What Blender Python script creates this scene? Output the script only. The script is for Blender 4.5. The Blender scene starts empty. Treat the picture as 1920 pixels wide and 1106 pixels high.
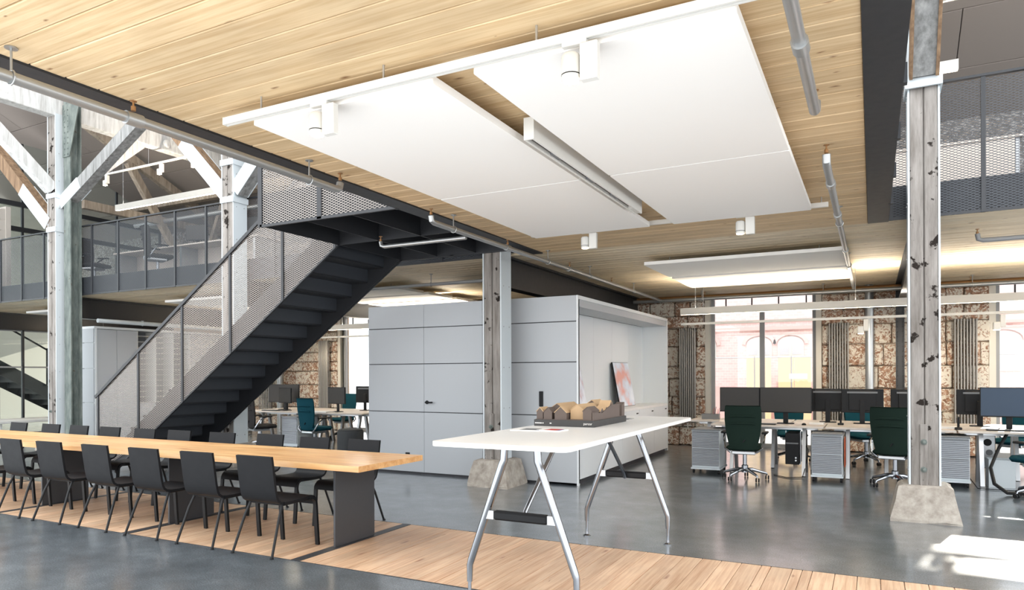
import bpy, bmesh, math, random
from mathutils import Vector, Matrix
random.seed(7)
SC = bpy.context.scene
COL = SC.collection
R = math.radians

# ------------------------------------------------------------------ camera
A = R(27.37); ROLL = 0.004
fw = Vector((-math.sin(A), math.cos(A), 0)); r0 = Vector((math.cos(A), math.sin(A), 0)); u0 = Vector((0, 0, 1))
rt = r0 * math.cos(ROLL) - u0 * math.sin(ROLL); up = u0 * math.cos(ROLL) + r0 * math.sin(ROLL)
cd = bpy.data.cameras.new('camera'); cam = bpy.data.objects.new('camera', cd); COL.objects.link(cam)
cd.sensor_fit = 'HORIZONTAL'; cd.sensor_width = 36; cd.lens = 1306 / 1920 * 36
cd.shift_y = (702.5 - 553) / 1920
cd.clip_start = .05; cd.clip_end = 300
cam.matrix_world = Matrix(((rt.x, up.x, -fw.x, 0), (rt.y, up.y, -fw.y, 0), (rt.z, up.z, -fw.z, 1.5), (0, 0, 0, 1)))
SC.camera = cam

# ------------------------------------------------------------------ world, sun, exposure
W = bpy.data.worlds.new('world'); SC.world = W; W.use_nodes = True
bg = W.node_tree.nodes['Background']; bg.inputs[0].default_value = (.95, .975, 1.0, 1); bg.inputs[1].default_value = 2.5
sd = bpy.data.lights.new('sun', 'SUN'); sd.energy = 6.5; sd.angle = R(.6); sd.color = (1, .93, .82)
sun = bpy.data.objects.new('sun', sd); COL.objects.link(sun)
SAZ, SEL = R(11.0), R(19.0)
sdir = Vector((-math.sin(SAZ) * math.cos(SEL), -math.cos(SAZ) * math.cos(SEL), -math.sin(SEL)))
sun.rotation_euler = sdir.to_track_quat('-Z', 'Y').to_euler(); sun.location = (4, 20, 12)
vs = SC.view_settings; vs.view_transform = 'Standard'; vs.look = 'None'; vs.gamma = 1; vs.use_curve_mapping = False; vs.exposure = 0.45
SC.cycles.max_bounces = 8; SC.cycles.diffuse_bounces = 5; SC.cycles.glossy_bounces = 3; SC.cycles.transparent_max_bounces = 24
SC.cycles.caustics_reflective = False; SC.cycles.caustics_refractive = False; SC.cycles.sample_clamp_indirect = 6

# ------------------------------------------------------------------ materials
M = {}
def nt(name):
    m = bpy.data.materials.new(name); m.use_nodes = True; t = m.node_tree; M[name] = m
    return m, t, t.nodes['Principled BSDF']
def lin(c):
    return tuple(((x / 255) / 12.92 if x / 255 <= .04045 else ((x / 255 + .055) / 1.055) ** 2.4) for x in c) + (1,)
def mat(name, c, rough=.5, metal=0, emit=None, es=0, spec=.5):
    m, t, b = nt(name)
    b.inputs['Base Color'].default_value = lin(c); b.inputs['Roughness'].default_value = rough; b.inputs['Metallic'].default_value = metal
    b.inputs['Specular IOR Level'].default_value = spec
    # a faint mottling so that nothing is perfectly flat
    no = t.nodes.new('ShaderNodeTexNoise'); no.inputs['Scale'].default_value = 14; no.inputs['Detail'].default_value = 4
    tc = t.nodes.new('ShaderNodeTexCoord'); t.links.new(tc.outputs['Object'], no.inputs['Vector'])
    mr = t.nodes.new('ShaderNodeMapRange'); mr.inputs[3].default_value = max(.02, rough - .06); mr.inputs[4].default_value = min(1, rough + .06)
    t.links.new(no.outputs[0], mr.inputs[0]); t.links.new(mr.outputs[0], b.inputs['Roughness'])
    if emit:
        b.inputs['Emission Color'].default_value = lin(emit); b.inputs['Emission Strength'].default_value = es
    return m
def N(t, typ, **kw):
    n = t.nodes.new(typ)
    for k, v in kw.items():
        if k.startswith('i_'):
            n.inputs[int(k[2:])].default_value = v
        else: setattr(n, k, v)
    return n
def ramp(t, stops):
    n = t.nodes.new('ShaderNodeValToRGB'); e = n.color_ramp.elements
    while len(e) < len(stops): e.new(.5)
    for i, (p, c) in enumerate(stops):
        e[i].position = p; e[i].color = lin(c) if len(c) == 3 else (c[0],) * 3 + (1,)
    return n
def mixc(t, blend, fac, a, b):
    n = t.nodes.new('ShaderNodeMix'); n.data_type = 'RGBA'; n.blend_type = blend
    for s, v in ((n.inputs[0], fac), (n.inputs[6], a), (n.inputs[7], b)):
        if hasattr(v, 'is_output'): t.links.new(v, s)
        elif isinstance(v, tuple): s.default_value = v
        else: s.default_value = v
    return n.outputs[2]

def wood(name, c_lo, c_hi, knot, scale, rough=.5, knots=True, vary=.16, bump=.05, kscale=(1.1, 3.4, 3.4), spec=.35):
    """planed boards: stretched grain, knots and a tone of its own for every board"""
    m, t, b = nt(name); L = t.links.new
    tc = N(t, 'ShaderNodeTexCoord'); oi = N(t, 'ShaderNodeObjectInfo')
    off = N(t, 'ShaderNodeVectorMath', operation='SCALE'); off.inputs[0].default_value = (37.1, 11.3, 23.7); L(oi.outputs['Random'], off.inputs['Scale'])
    add = N(t, 'ShaderNodeVectorMath', operation='ADD'); L(tc.outputs['Object'], add.inputs[0]); L(off.outputs[0], add.inputs[1])
    mp = N(t, 'ShaderNodeMapping'); mp.inputs['Scale'].default_value = scale; L(add.outputs[0], mp.inputs[0])
    n1 = N(t, 'ShaderNodeTexNoise'); n1.inputs['Scale'].default_value = 1; n1.inputs['Detail'].default_value = 6; n1.inputs['Roughness'].default_value = .6; n1.inputs['Distortion'].default_value = .5
    L(mp.outputs[0], n1.inputs['Vector'])
    rp = ramp(t, [(.30, c_lo), (.62, c_hi)]); L(n1.outputs[0], rp.inputs[0]); c = rp.outputs[0]
    # slow blotches
    n2 = N(t, 'ShaderNodeTexNoise'); n2.inputs['Scale'].default_value = 1.7; n2.inputs['Detail'].default_value = 3; L(add.outputs[0], n2.inputs['Vector'])
    r2 = ramp(t, [(.35, (.80,)), (.65, (1.0,))]); L(n2.outputs[0], r2.inputs[0]); c = mixc(t, 'MULTIPLY', .8, c, r2.outputs[0])
    if knots:
        mk = N(t, 'ShaderNodeMapping'); mk.inputs['Scale'].default_value = kscale; L(add.outputs[0], mk.inputs[0])
        nd = N(t, 'ShaderNodeTexNoise'); nd.inputs['Scale'].default_value = 9; L(add.outputs[0], nd.inputs['Vector'])
        md = N(t, 'ShaderNodeVectorMath', operation='MULTIPLY_ADD'); md.inputs[1].default_value = (.12, .12, .12); L(nd.outputs[1], md.inputs[0]); L(mk.outputs[0], md.inputs[2])
        vo = N(t, 'ShaderNodeTexVoronoi'); vo.voronoi_dimensions = '2D'; vo.inputs['Scale'].default_value = 1; L(md.outputs[0], vo.inputs['Vector'])
        wn = N(t, 'ShaderNodeTexWhiteNoise'); wn.noise_dimensions = '3D'; L(vo.outputs['Position'], wn.inputs['Vector'])
        ms = N(t, 'ShaderNodeMath', operation='MULTIPLY_ADD'); ms.inputs[1].default_value = .15; ms.inputs[2].default_value = -.05; L(wn.outputs[0], ms.inputs[0])
        mm = N(t, 'ShaderNodeMath', operation='MAXIMUM'); mm.inputs[1].default_value = .0006; L(ms.outputs[0], mm.inputs[0]); ms = mm
        lt = N(t, 'ShaderNodeMapRange'); lt.inputs[1].default_value = 0; lt.inputs[3].default_value = 1; lt.inputs[4].default_value = 0
        L(vo.outputs['Distance'], lt.inputs[0]); L(ms.outputs[0], lt.inputs[2]); c = mixc(t, 'MIX', lt.outputs[0], c, lin(knot))
    ra = N(t, 'ShaderNodeMapRange'); ra.inputs[3].default_value = 1 - vary; ra.inputs[4].default_value = 1.0; L(oi.outputs['Random'], ra.inputs[0])
    hs = N(t, 'ShaderNodeHueSaturation'); L(ra.outputs[0], hs.inputs['Value']); L(c, hs.inputs['Color']); L(hs.outputs[0], b.inputs['Base Color'])
    b.inputs['Roughness'].default_value = rough; b.inputs['Specular IOR Level'].default_value = spec
    bp = N(t, 'ShaderNodeBump'); bp.inputs['Strength'].default_value = bump; bp.inputs['Distance'].default_value = .01; L(n1.outputs[0], bp.inputs['Height']); L(bp.outputs[0], b.inputs['Normal'])
    return m
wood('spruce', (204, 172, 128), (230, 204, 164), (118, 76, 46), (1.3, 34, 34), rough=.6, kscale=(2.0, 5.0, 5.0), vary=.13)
wood('spruce_lit', (226, 203, 166), (245, 231, 204), (140, 102, 68), (1.3, 34, 34), rough=.55, kscale=(2.0, 5.0, 5.0), vary=.13)  # paler copy of the spruce; brightens the dim gallery ceiling by colour
wood('larch', (206, 160, 124), (240, 206, 172), (150, 96, 64), (40, 1.6, 40), rough=.38, vary=.22, kscale=(3.4, .9, 3.4), spec=.5)
wood('table_oak', (214, 152, 94), (244, 198, 140), (150, 84, 44), (1.0, 16, 16), rough=.3, vary=.12, kscale=(.8, 3, 3), spec=.5)

def weathered(name, c1, c2, c3, rough=.8, scale=(14, 14, 1.6), flake=.55, dark=(40, 34, 30)):
    m, t, b = nt(name); L = t.links.new
    tc = N(t, 'ShaderNodeTexCoord'); oi = N(t, 'ShaderNodeObjectInfo')
    off = N(t, 'ShaderNodeVectorMath', operation='SCALE'); off.inputs[0].default_value = (17.1, 31.3, 13.7); L(oi.outputs['Random'], off.inputs['Scale'])
    add = N(t, 'ShaderNodeVectorMath', operation='ADD'); L(tc.outputs['Object'], add.inputs[0]); L(off.outputs[0], add.inputs[1])
    mp = N(t, 'ShaderNodeMapping'); mp.inputs['Scale'].default_value = scale; L(add.outputs[0], mp.inputs[0])
    n1 = N(t, 'ShaderNodeTexNoise'); n1.inputs['Scale'].default_value = 1; n1.inputs['Detail'].default_value = 8; n1.inputs['Roughness'].default_value = .65; L(mp.outputs[0], n1.inputs['Vector'])
    rp = ramp(t, [(.28, c1), (.5, c2), (.72, c3)]); L(n1.outputs[0], rp.inputs[0])
    n2 = N(t, 'ShaderNodeTexNoise'); n2.inputs['Scale'].default_value = 6; n2.inputs['Detail'].default_value = 7; n2.inputs['Roughness'].default_value = .6; L(add.outputs[0], n2.inputs['Vector'])
    r2 = ramp(t, [(1 - flake - .13, (0.,)), (1 - flake - .10, (1.,))]); L(n2.outputs[0], r2.inputs[0])
    c = mixc(t, 'MIX', r2.outputs[0], lin(dark), rp.outputs[0]); L(c, b.inputs['Base Color'])
    b.inputs['Roughness'].default_value = rough; b.inputs['Specular IOR Level'].default_value = .2
    bp = N(t, 'ShaderNodeBump'); bp.inputs['Strength'].default_value = .4; bp.inputs['Distance'].default_value = .01; L(n1.outputs[0], bp.inputs['Height']); L(bp.outputs[0], b.inputs['Normal'])
weathered('old_timber', (104, 98, 92), (138, 133, 128), (164, 159, 154), flake=.49)
weathered('old_timber_white', (168, 166, 162), (206, 206, 204), (226, 226, 224), flake=.62, dark=(120, 104, 88))
weathered('grey_timber', (104, 104, 102), (140, 141, 140), (170, 170, 168), flake=.6, dark=(66, 56, 48))
weathered('brown_timber', (92, 72, 56), (130, 106, 84), (160, 134, 106), flake=.6, dark=(50, 38, 30))
weathered('truss_timber', (116, 104, 92), (152, 140, 126), (176, 164, 150), flake=.6, dark=(70, 54, 42))
weathered('rust_steel', (74, 82, 80), (104, 112, 108), (132, 138, 132), rough=.55, scale=(9, 9, 3), flake=.58, dark=(84, 72, 58))
weathered('rough_concrete', (136, 128, 118), (168, 160, 150), (190, 184, 174), rough=.9, scale=(9, 9, 9), flake=.63, dark=(92, 80, 68))

def stone_mat(name, base, white, red, wl):
    m, t, b = nt(name); L = t.links.new
    tc = N(t, 'ShaderNodeTexCoord'); oi = N(t, 'ShaderNodeObjectInfo')
    off = N(t, 'ShaderNodeVectorMath', operation='SCALE'); off.inputs[0].default_value = (17.1, 31.3, 53.7); L(oi.outputs['Random'], off.inputs['Scale'])
    add = N(t, 'ShaderNodeVectorMath', operation='ADD'); L(tc.outputs['Object'], add.inputs[0]); L(off.outputs[0], add.inputs[1])
    n1 = N(t, 'ShaderNodeTexNoise'); n1.inputs['Scale'].default_value = 14; n1.inputs['Detail'].default_value = 9; n1.inputs['Roughness'].default_value = .7; n1.inputs['Distortion'].default_value = 1.2; L(add.outputs[0], n1.inputs['Vector'])
    n2 = N(t, 'ShaderNodeTexNoise'); n2.inputs['Scale'].default_value = 18; n2.inputs['Detail'].default_value = 6; n2.inputs['Roughness'].default_value = .7; L(add.outputs[0], n2.inputs['Vector'])
    n3 = N(t, 'ShaderNodeTexNoise'); n3.inputs['Scale'].default_value = 1.1; n3.inputs['Detail'].default_value = 2; L(tc.outputs['Object'], n3.inputs['Vector'])
    rp = ramp(t, [(.32, base), (.55, red), (.75, (214, 190, 164))]); L(n2.outputs[0], rp.inputs[0])
    # white-wash remnants, more on some blocks than on others
    wn = N(t, 'ShaderNodeTexWhiteNoise'); wn.noise_dimensions = '1D'; L(oi.outputs['Random'], wn.inputs['W'])
    sh = N(t, 'ShaderNodeMapRange'); sh.inputs[3].default_value = wl - .045; sh.inputs[4].default_value = wl + .045; L(wn.outputs[0], sh.inputs[0])
    df = N(t, 'ShaderNodeMath', operation='SUBTRACT'); L(n1.outputs[0], df.inputs[0]); L(sh.outputs[0], df.inputs[1])
    st = N(t, 'ShaderNodeMapRange'); st.inputs[1].default_value = -.02; st.inputs[2].default_value = .03; L(df.outputs[0], st.inputs[0])
    c = mixc(t, 'MIX', st.outputs[0], rp.outputs[0], lin(white)); L(c, b.inputs['Base Color'])
    b.inputs['Roughness'].default_value = .9; b.inputs['Specular IOR Level'].default_value = .15
    bp = N(t, 'ShaderNodeBump'); bp.inputs['Strength'].default_value = .7; bp.inputs['Distance'].default_value = .03; L(n1.outputs[0], bp.inputs['Height']); L(bp.outputs[0], b.inputs['Normal'])
stone_mat('sandstone', (122, 90, 72), (234, 226, 212), (176, 136, 112), .485)
stone_mat('rubble', (92, 88, 84), (176, 172, 168), (128, 122, 116), .50)
mat('mortar', (150, 130, 112), .95)

def floor_mat():
    m, t, b = nt('polished_concrete'); L = t.links.new
    tc = N(t, 'ShaderNodeTexCoord')
    n1 = N(t, 'ShaderNodeTexNoise'); n1.inputs['Scale'].default_value = 2.2; n1.inputs['Detail'].default_value = 9; n1.inputs['Roughness'].default_value = .72; L(tc.outputs['Object'], n1.inputs['Vector'])
    rp = ramp(t, [(.3, (76, 83, 88)), (.55, (104, 112, 118)), (.75, (134, 142, 147))]); L(n1.outputs[0], rp.inputs[0])
    n2 = N(t, 'ShaderNodeTexNoise'); n2.inputs['Scale'].default_value = 95; n2.inputs['Detail'].default_value = 2; L(tc.outputs['Object'], n2.inputs['Vector'])
    r2 = ramp(t, [(.36, (.35,)), (.5, (.85,)), (.66, (1.5,))]); r2.color_ramp.elements[2].color = (1.6, 1.6, 1.6, 1); L(n2.outputs[0], r2.inputs[0])
    c = mixc(t, 'MULTIPLY', .75, rp.outputs[0], r2.outputs[0]); L(c, b.inputs['Base Color'])
    n3 = N(t, 'ShaderNodeTexNoise'); n3.inputs['Scale'].default_value = 5; n3.inputs['Detail'].default_value = 6; L(tc.outputs['Object'], n3.inputs['Vector'])
    mr = N(t, 'ShaderNodeMapRange'); mr.inputs[3].default_value = .22; mr.inputs[4].default_value = .42; L(n3.outputs[0], mr.inputs[0]); L(mr.outputs[0], b.inputs['Roughness'])
    b.inputs['Specular IOR Level'].default_value = .8; b.inputs['Coat Weight'].default_value = 1.0; b.inputs['Coat IOR'].default_value = 1.65; b.inputs['Coat Roughness'].default_value = .16
    bp = N(t, 'ShaderNodeBump'); bp.inputs['Strength'].default_value = .05; bp.inputs['Distance'].default_value = .004; L(n2.outputs[0], bp.inputs['Height']); L(bp.outputs[0], b.inputs['Normal'])
floor_mat()

def mesh_mat(name, c, w=.13, a=.062, bz=.027):
    """expanded metal: a lattice of diamond openings"""
    m, t, b = nt(name); L = t.links.new
    b.inputs['Base Color'].default_value = lin(c); b.inputs['Roughness'].default_value = .5; b.inputs['Metallic'].default_value = .0
    tc = N(t, 'ShaderNodeTexCoord'); sx = N(t, 'ShaderNodeSeparateXYZ'); L(tc.outputs['Object'], sx.inputs[0])
    h = N(t, 'ShaderNodeMath', operation='ADD'); L(sx.outputs[0], h.inputs[0]); L(sx.outputs[1], h.inputs[1])
    ha = N(t, 'ShaderNodeMath', operation='DIVIDE'); L(h.outputs[0], ha.inputs[0]); ha.inputs[1].default_value = a
    za = N(t, 'ShaderNodeMath', operation='DIVIDE'); L(sx.outputs[2], za.inputs[0]); za.inputs[1].default_value = bz
    outs = []
    for op in ('ADD', 'SUBTRACT'):
        s = N(t, 'ShaderNodeMath', operation=op); L(ha.outputs[0], s.inputs[0]); L(za.outputs[0], s.inputs[1])
        f = N(t, 'ShaderNodeMath', operation='FRACT'); L(s.outputs[0], f.inputs[0])
        q = N(t, 'ShaderNodeMath', operation='LESS_THAN'); L(f.outputs[0], q.inputs[0]); q.inputs[1].default_value = 2 * w
        outs.append(q)
    mx = N(t, 'ShaderNodeMath', operation='MAXIMUM'); L(outs[0].outputs[0], mx.inputs[0]); L(outs[1].outputs[0], mx.inputs[1])
    L(mx.outputs[0], b.inputs['Alpha'])
mesh_mat('mesh_metal', (66, 70, 76), .10); mesh_mat('mesh_lit', (150, 143, 137), .12)  # stair mesh: light caught by the strands is put into its paler colour
def glass_mat(name, tint, gl=.08):
    m, t, b = nt(name); L = t.links.new; t.nodes.remove(b)
    o = t.nodes['Material Output']; tr = N(t, 'ShaderNodeBsdfTransparent'); tr.inputs[0].default_value = tint + (1,)
    g = N(t, 'ShaderNodeBsdfGlossy'); g.inputs['Roughness'].default_value = .02; g.inputs[0].default_value = (1, 1, 1, 1)
    fr = N(t, 'ShaderNodeFresnel'); fr.inputs[0].default_value = 1.45
    mx = N(t, 'ShaderNodeMixShader'); L(fr.outputs[0], mx.inputs[0]); L(tr.outputs[0], mx.inputs[1]); L(g.outputs[0], mx.inputs[2]); L(mx.outputs[0], o.inputs[0])
glass_mat('glass', (.97, .98, .98)); glass_mat('glass_green', (.90, .95, .94))

mat('black_steel', (38, 40, 44), .5, 0, spec=.4)
mat('dark_steel', (38, 40, 44), .45, 0)
mat('riser_steel_lit', (56, 60, 66), .5)  # lighter copy of the black steel; light on the risers put into the colour
mat('raw_steel', (72, 74, 78), .38, .35)
mat('galv', (168, 170, 170), .34, .7)
mat('brass', (164, 124, 84), .4, .6)
mat('chrome', (150, 153, 158), .14, 1)
mat('alu', (188, 190, 192), .3, .8)
mat('white_steel', (206, 214, 218), .45)
mat('white_paint', (216, 215, 210), .5)
mat('panel_white', (242, 241, 238), .85, spec=.2)
mat('lamp_grey', (196, 192, 184), .5)
mat('box_grey', (180, 184, 188), .45)
mat('box_grey_dark', (150, 152, 156), .5)
mat('box_white', (226, 230, 232), .4)
mat('joint_dark', (54, 54, 58), .7)
mat('shell_black', (20, 21, 24), .55, spec=.22)
mat('leg_black', (20, 22, 25), .45, spec=.3)
mat('laminate_white', (240, 239, 236), .35)
mat('desk_wood', (216, 205, 194), .45)
mat('fabric_green', (32, 46, 40), .95, spec=.1)
mat('fabric_teal', (22, 66, 78), .95, spec=.1)
mat('fabric_char', (52, 50, 50), .95, spec=.1)
mat('plastic_black', (24, 25, 27), .5, spec=.25)
mat('plastic_grey', (120, 122, 124), .5)
mat('screen', (66, 64, 62), .45, spec=.2)
mat('screen_blue', (66, 80, 98), .4, spec=.2)
mat('tambour', (158, 162, 168), .4, .3)
mat('roof_felt', (138, 130, 124), .95, spec=.1)
mat('orange_fabric', (190, 84, 48), .8)
mat('felt_light', (190, 184, 176), .95, spec=.1)
mat('felt_dark', (74, 76, 78), .95, spec=.1)
mat('frame_grey', (150, 151, 152), .45)
mat('plaster', (226, 220, 208), .9)
mat('model_dark', (96, 84, 78), .75); mat('model_wood', (190, 160, 124), .7); mat('model_base', (58, 58, 58), .6)
mat('paper', (238, 236, 232), .7); mat('red_print', (190, 60, 56), .6); mat('blue_print', (70, 86, 140), .6)
mat('lamp_glow', (255, 255, 255), .5, emit=(255, 240, 218), es=20)
mat('spot_glow', (255, 255, 255), .5, emit=(255, 226, 184), es=14)
mat('uplight_glow', (255, 255, 255), .5, emit=(255, 240, 218), es=120)
mat('pink_brick_trim', (226, 192, 188), .9)
mat('pale_pane', (196, 200, 206), .3)
mat('radiator_steel', (150, 145, 138), .35, .5)
mat('pave', (222, 220, 215), .95)
mat('osb', (240, 212, 168), .9)
def brick_mat():
    m, t, b = nt('pink_brick'); L = t.links.new
    tc = N(t, 'ShaderNodeTexCoord'); mp = N(t, 'ShaderNodeMapping'); mp.inputs['Rotation'].default_value = (R(90), 0, 0); L(tc.outputs['Object'], mp.inputs[0])
    br = N(t, 'ShaderNodeTexBrick'); br.inputs['Scale'].default_value = 3.2; br.inputs['Mortar Size'].default_value = .014
    br.inputs['Color1'].default_value = lin((234, 210, 209)); br.inputs['Color2'].default_value = lin((226, 198, 197)); br.inputs['Mortar'].default_value = lin((240, 228, 224)); L(mp.outputs[0], br.inputs[0])
    L(br.outputs[0], b.inputs['Base Color']); b.inputs['Roughness'].default_value = .9
brick_mat()
def print_mat(name, c1, c2, c3, sc):
    m, t, b = nt(name); L = t.links.new
    tc = N(t, 'ShaderNodeTexCoord'); n = N(t, 'ShaderNodeTexNoise'); n.inputs['Scale'].default_value = sc; n.inputs['Detail'].default_value = 5; L(tc.outputs['Object'], n.inputs[0])
    rp = ramp(t, [(.38, c1), (.52, c2), (.66, c3)]); L(n.outputs[0], rp.inputs[0]); L(rp.outputs[0], b.inputs['Base Color']); b.inputs['Roughness'].default_value = .25
print_mat('picture_pale', (214, 190, 196), (222, 226, 236), (236, 240, 246), 5)
print_mat('picture_red', (216, 150, 136), (210, 220, 234), (230, 238, 248), 2.6)

# ------------------------------------------------------------------ mesh builder
class MB:
    def __init__(s): s.v = []; s.f = []
    def add(s, vs, fs):
        o = len(s.v); s.v += [tuple(p) for p in vs]; s.f += [tuple(i + o for i in f) for f in fs]; return s
    def box(s, x0, x1, y0, y1, z0, z1):
        return s.add([(x0, y0, z0), (x1, y0, z0), (x1, y1, z0), (x0, y1, z0), (x0, y0, z1), (x1, y0, z1), (x1, y1, z1), (x0, y1, z1)],
                     [(0, 3, 2, 1), (4, 5, 6, 7), (0, 1, 5, 4), (1, 2, 6, 5), (2, 3, 7, 6), (3, 0, 4, 7)])
    def cbox(s, x0, x1, y0, y1, z0, z1, c=.006):
        bm = bmesh.new(); bmesh.ops.create_cube(bm, size=1)
        for v in bm.verts: v.co = Vector(((x0 + x1) / 2 + v.co.x * (x1 - x0), (y0 + y1) / 2 + v.co.y * (y1 - y0), (z0 + z1) / 2 + v.co.z * (z1 - z0)))
        bmesh.ops.bevel(bm, geom=bm.edges[:], offset=c, segments=1, affect='EDGES')
        bm.verts.index_update(); s.add([v.co[:] for v in bm.verts], [[v.index for v in f.verts] for f in bm.faces]); bm.free(); return s
    def rbox(s, x0, x1, y0, y1, z0, z1, r, n=4):
        """rounded corners seen from above"""
        pts = []
        for cx, cy, a0 in ((x1 - r, y1 - r, 0), (x0 + r, y1 - r, 90), (x0 + r, y0 + r, 180), (x1 - r, y0 + r, 270)):
            for k in range(n + 1):
                a = R(a0 + 90 * k / n); pts.append((cx + r * math.cos(a), cy + r * math.sin(a)))
        return s.prism(pts, z0, z1, 'z')
    def prism(s, poly, lo, hi, axis='z'):
        def P(a, b, h): return {'z': (a, b, h), 'y': (a, h, b), 'x': (h, a, b)}[axis]
        n = len(poly)
        return s.add([P(a, b, lo) for a, b in poly] + [P(a, b, hi) for a, b in poly],
                     [tuple(range(n))[::-1], tuple(range(n, 2 * n))] + [(i, (i + 1) % n, n + (i + 1) % n, n + i) for i in range(n)])
    def sheet(s, prof, lo, hi, t, axis='x'):
        """a bent sheet: profile in the plane across the axis, given thickness"""
        n = len(prof); a, b = [], []
        for i in range(n):
            p0 = Vector(prof[max(0, i - 1)]); p1 = Vector(prof[min(n - 1, i + 1)]); d = (p1 - p0).normalized(); nn = Vector((-d.y, d.x)) * t / 2
            q = Vector(prof[i]); a.append(q + nn); b.append(q - nn)
        for i in range(n - 1):
            s.prism([a[i], a[i + 1], b[i + 1], b[i]], lo, hi, axis)
        return s
    def strip(s, prof, lo, hi, t, axis='x'):
        """like sheet, as one closed skin"""
        n = len(prof); a, b = [], []
        for i in range(n):
            p0 = Vector(prof[max(0, i - 1)]); p1 = Vector(prof[min(n - 1, i + 1)]); d = (p1 - p0).normalized(); nn = Vector((-d.y, d.x)) * t / 2
            q = Vector(prof[i]); a.append(q + nn); b.append(q - nn)
        def P(u, h): return {'z': (u[0], u[1], h), 'y': (u[0], h, u[1]), 'x': (h, u[0], u[1])}[axis]
        V = [P(p, h) for h in (lo, hi) for p in a + b]; F = []
        m = 2 * n
        for i in range(n - 1):
            F += [(i, i + 1, m + i + 1, m + i), (n + i + 1, n + i, m + n + i, m + n + i + 1), (i + 1, i, n + i, n + i + 1), (m + i, m + i + 1, m + n + i + 1, m + n + i)]
        F += [(0, m, m + n, n), (n - 1, 2 * n - 1, m + 2 * n - 1, m + n - 1)]
        return s.add(V, F)
    def tube(s, p, q, r, n=10, r2=None):
        return s.path([p, q], [r, r if r2 is None else r2], n)
    def path(s, pts, r, n=8):
        pts = [Vector(p) for p in pts]; rr = r if isinstance(r, (list, tuple)) else [r] * len(pts)
        d0 = (pts[1] - pts[0]).normalized(); ref = Vector((0, 0, 1)) if abs(d0.z) < .9 else Vector((1, 0, 0))
        V = []; F = []; side = d0.cross(ref).normalized()
        for i, p in enumerate(pts):
            d = (pts[min(i + 1, len(pts) - 1)] - pts[max(i - 1, 0)]).normalized()
            side = (side - d * side.dot(d)).normalized(); u = d.cross(side)
            for k in range(n):
                a = 2 * math.pi * k / n; V.append(p + (side * math.cos(a) + u * math.sin(a)) * rr[i])
        for i in range(len(pts) - 1):
            for k in range(n):
                F.append((i * n + k, i * n + (k + 1) % n, (i + 1) * n + (k + 1) % n, (i + 1) * n + k))
        F.append(tuple(range(n))[::-1]); F.append(tuple(range((len(pts) - 1) * n, len(pts) * n)))
        return s.add(V, F)
    def lathe(s, prof, n=16, c=(0, 0, 0), axis='z'):
        V = []; F = []
        for r, z in prof:
            for k in range(n):
                a = 2 * math.pi * k / n; x, y = r * math.cos(a), r * math.sin(a)
                V.append({'z': (c[0] + x, c[1] + y, c[2] + z), 'y': (c[0] + x, c[1] + z, c[2] + y), 'x': (c[0] + z, c[1] + x, c[2] + y)}[axis])
        for i in range(len(prof) - 1):
            for k in range(n): F.append((i * n + k, i * n + (k + 1) % n, (i + 1) * n + (k + 1) % n, (i + 1) * n + k))
        F.append(tuple(range(n))[::-1]); F.append(tuple(range((len(prof) - 1) * n, len(prof) * n)))
        return s.add(V, F)
    def bar(s, p, q, w, h, ref=(0, 0, 1)):
        p, q = Vector(p), Vector(q); d = (q - p).normalized(); side = d.cross(Vector(ref)).normalized() * w / 2; u = side.cross(d).normalized() * h / 2
        V = [p - side - u, p + side - u, p + side + u, p - side + u, q - side - u, q + side - u, q + side + u, q - side + u]
        return s.add(V, [(0, 3, 2, 1), (4, 5, 6, 7), (0, 1, 5, 4), (1, 2, 6, 5), (2, 3, 7, 6), (3, 0, 4, 7)])
    def mesh(s, name, smooth=False):
        me = bpy.data.meshes.new(name); me.from_pydata(s.v, [], s.f)
        bm = bmesh.new(); bm.from_mesh(me); bmesh.ops.recalc_face_normals(bm, faces=bm.faces[:]); bm.to_mesh(me); bm.free()
        if smooth:
            me.polygons.foreach_set('use_smooth', [True] * len(me.polygons)); me.set_sharp_from_angle(angle=R(38))
        me.update(); return me
def new(name, me, material=None, parent=None, loc=None):
    o = bpy.data.objects.new(name, me); COL.objects.link(o)
    if material: me.materials.append(M[material])
    if parent: o.parent = parent
    if loc: o.location = loc
    return o
def part(name, mb, material, parent, smooth=False, world=False, label=None):
    """a part; with world=True its coordinates are those of the hall"""
    if world:
        p = parent; off = Vector((0, 0, 0))
        while p: off += p.location; p = p.parent
        mb.v = [(x - off.x, y - off.y, z - off.z) for x, y, z in mb.v]
    o = new(name, mb.mesh(name, smooth), material, parent)
    if label: o['label'] = label
    return o
def tag(o, label, cat, group=None, kind=None):
    o['label'] = label; o['category'] = cat
    if group: o['group'] = group
    if kind: o['kind'] = kind
    return o
def thing(name, label, cat, loc=(0, 0, 0), rz=0, group=None, kind=None):
    o = bpy.data.objects.new(name, None); COL.objects.link(o); o.location = loc; o.rotation_euler = (0, 0, rz); o.empty_display_size = .1
    return tag(o, label, cat, group, kind)
def solo(name, mb, material, label, cat, group=None, kind=None, smooth=False, origin=None):
    """a thing that is one mesh; origin moves its pivot to its base"""
    if origin is None:
        xs, ys, zs = zip(*mb.v); origin = ((min(xs) + max(xs)) / 2, (min(ys) + max(ys)) / 2, min(zs))
    mb.v = [(x - origin[0], y - origin[1], z - origin[2]) for x, y, z in mb.v]
    return tag(new(name, mb.mesh(name, smooth), material, None, origin), label, cat, group, kind)
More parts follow.
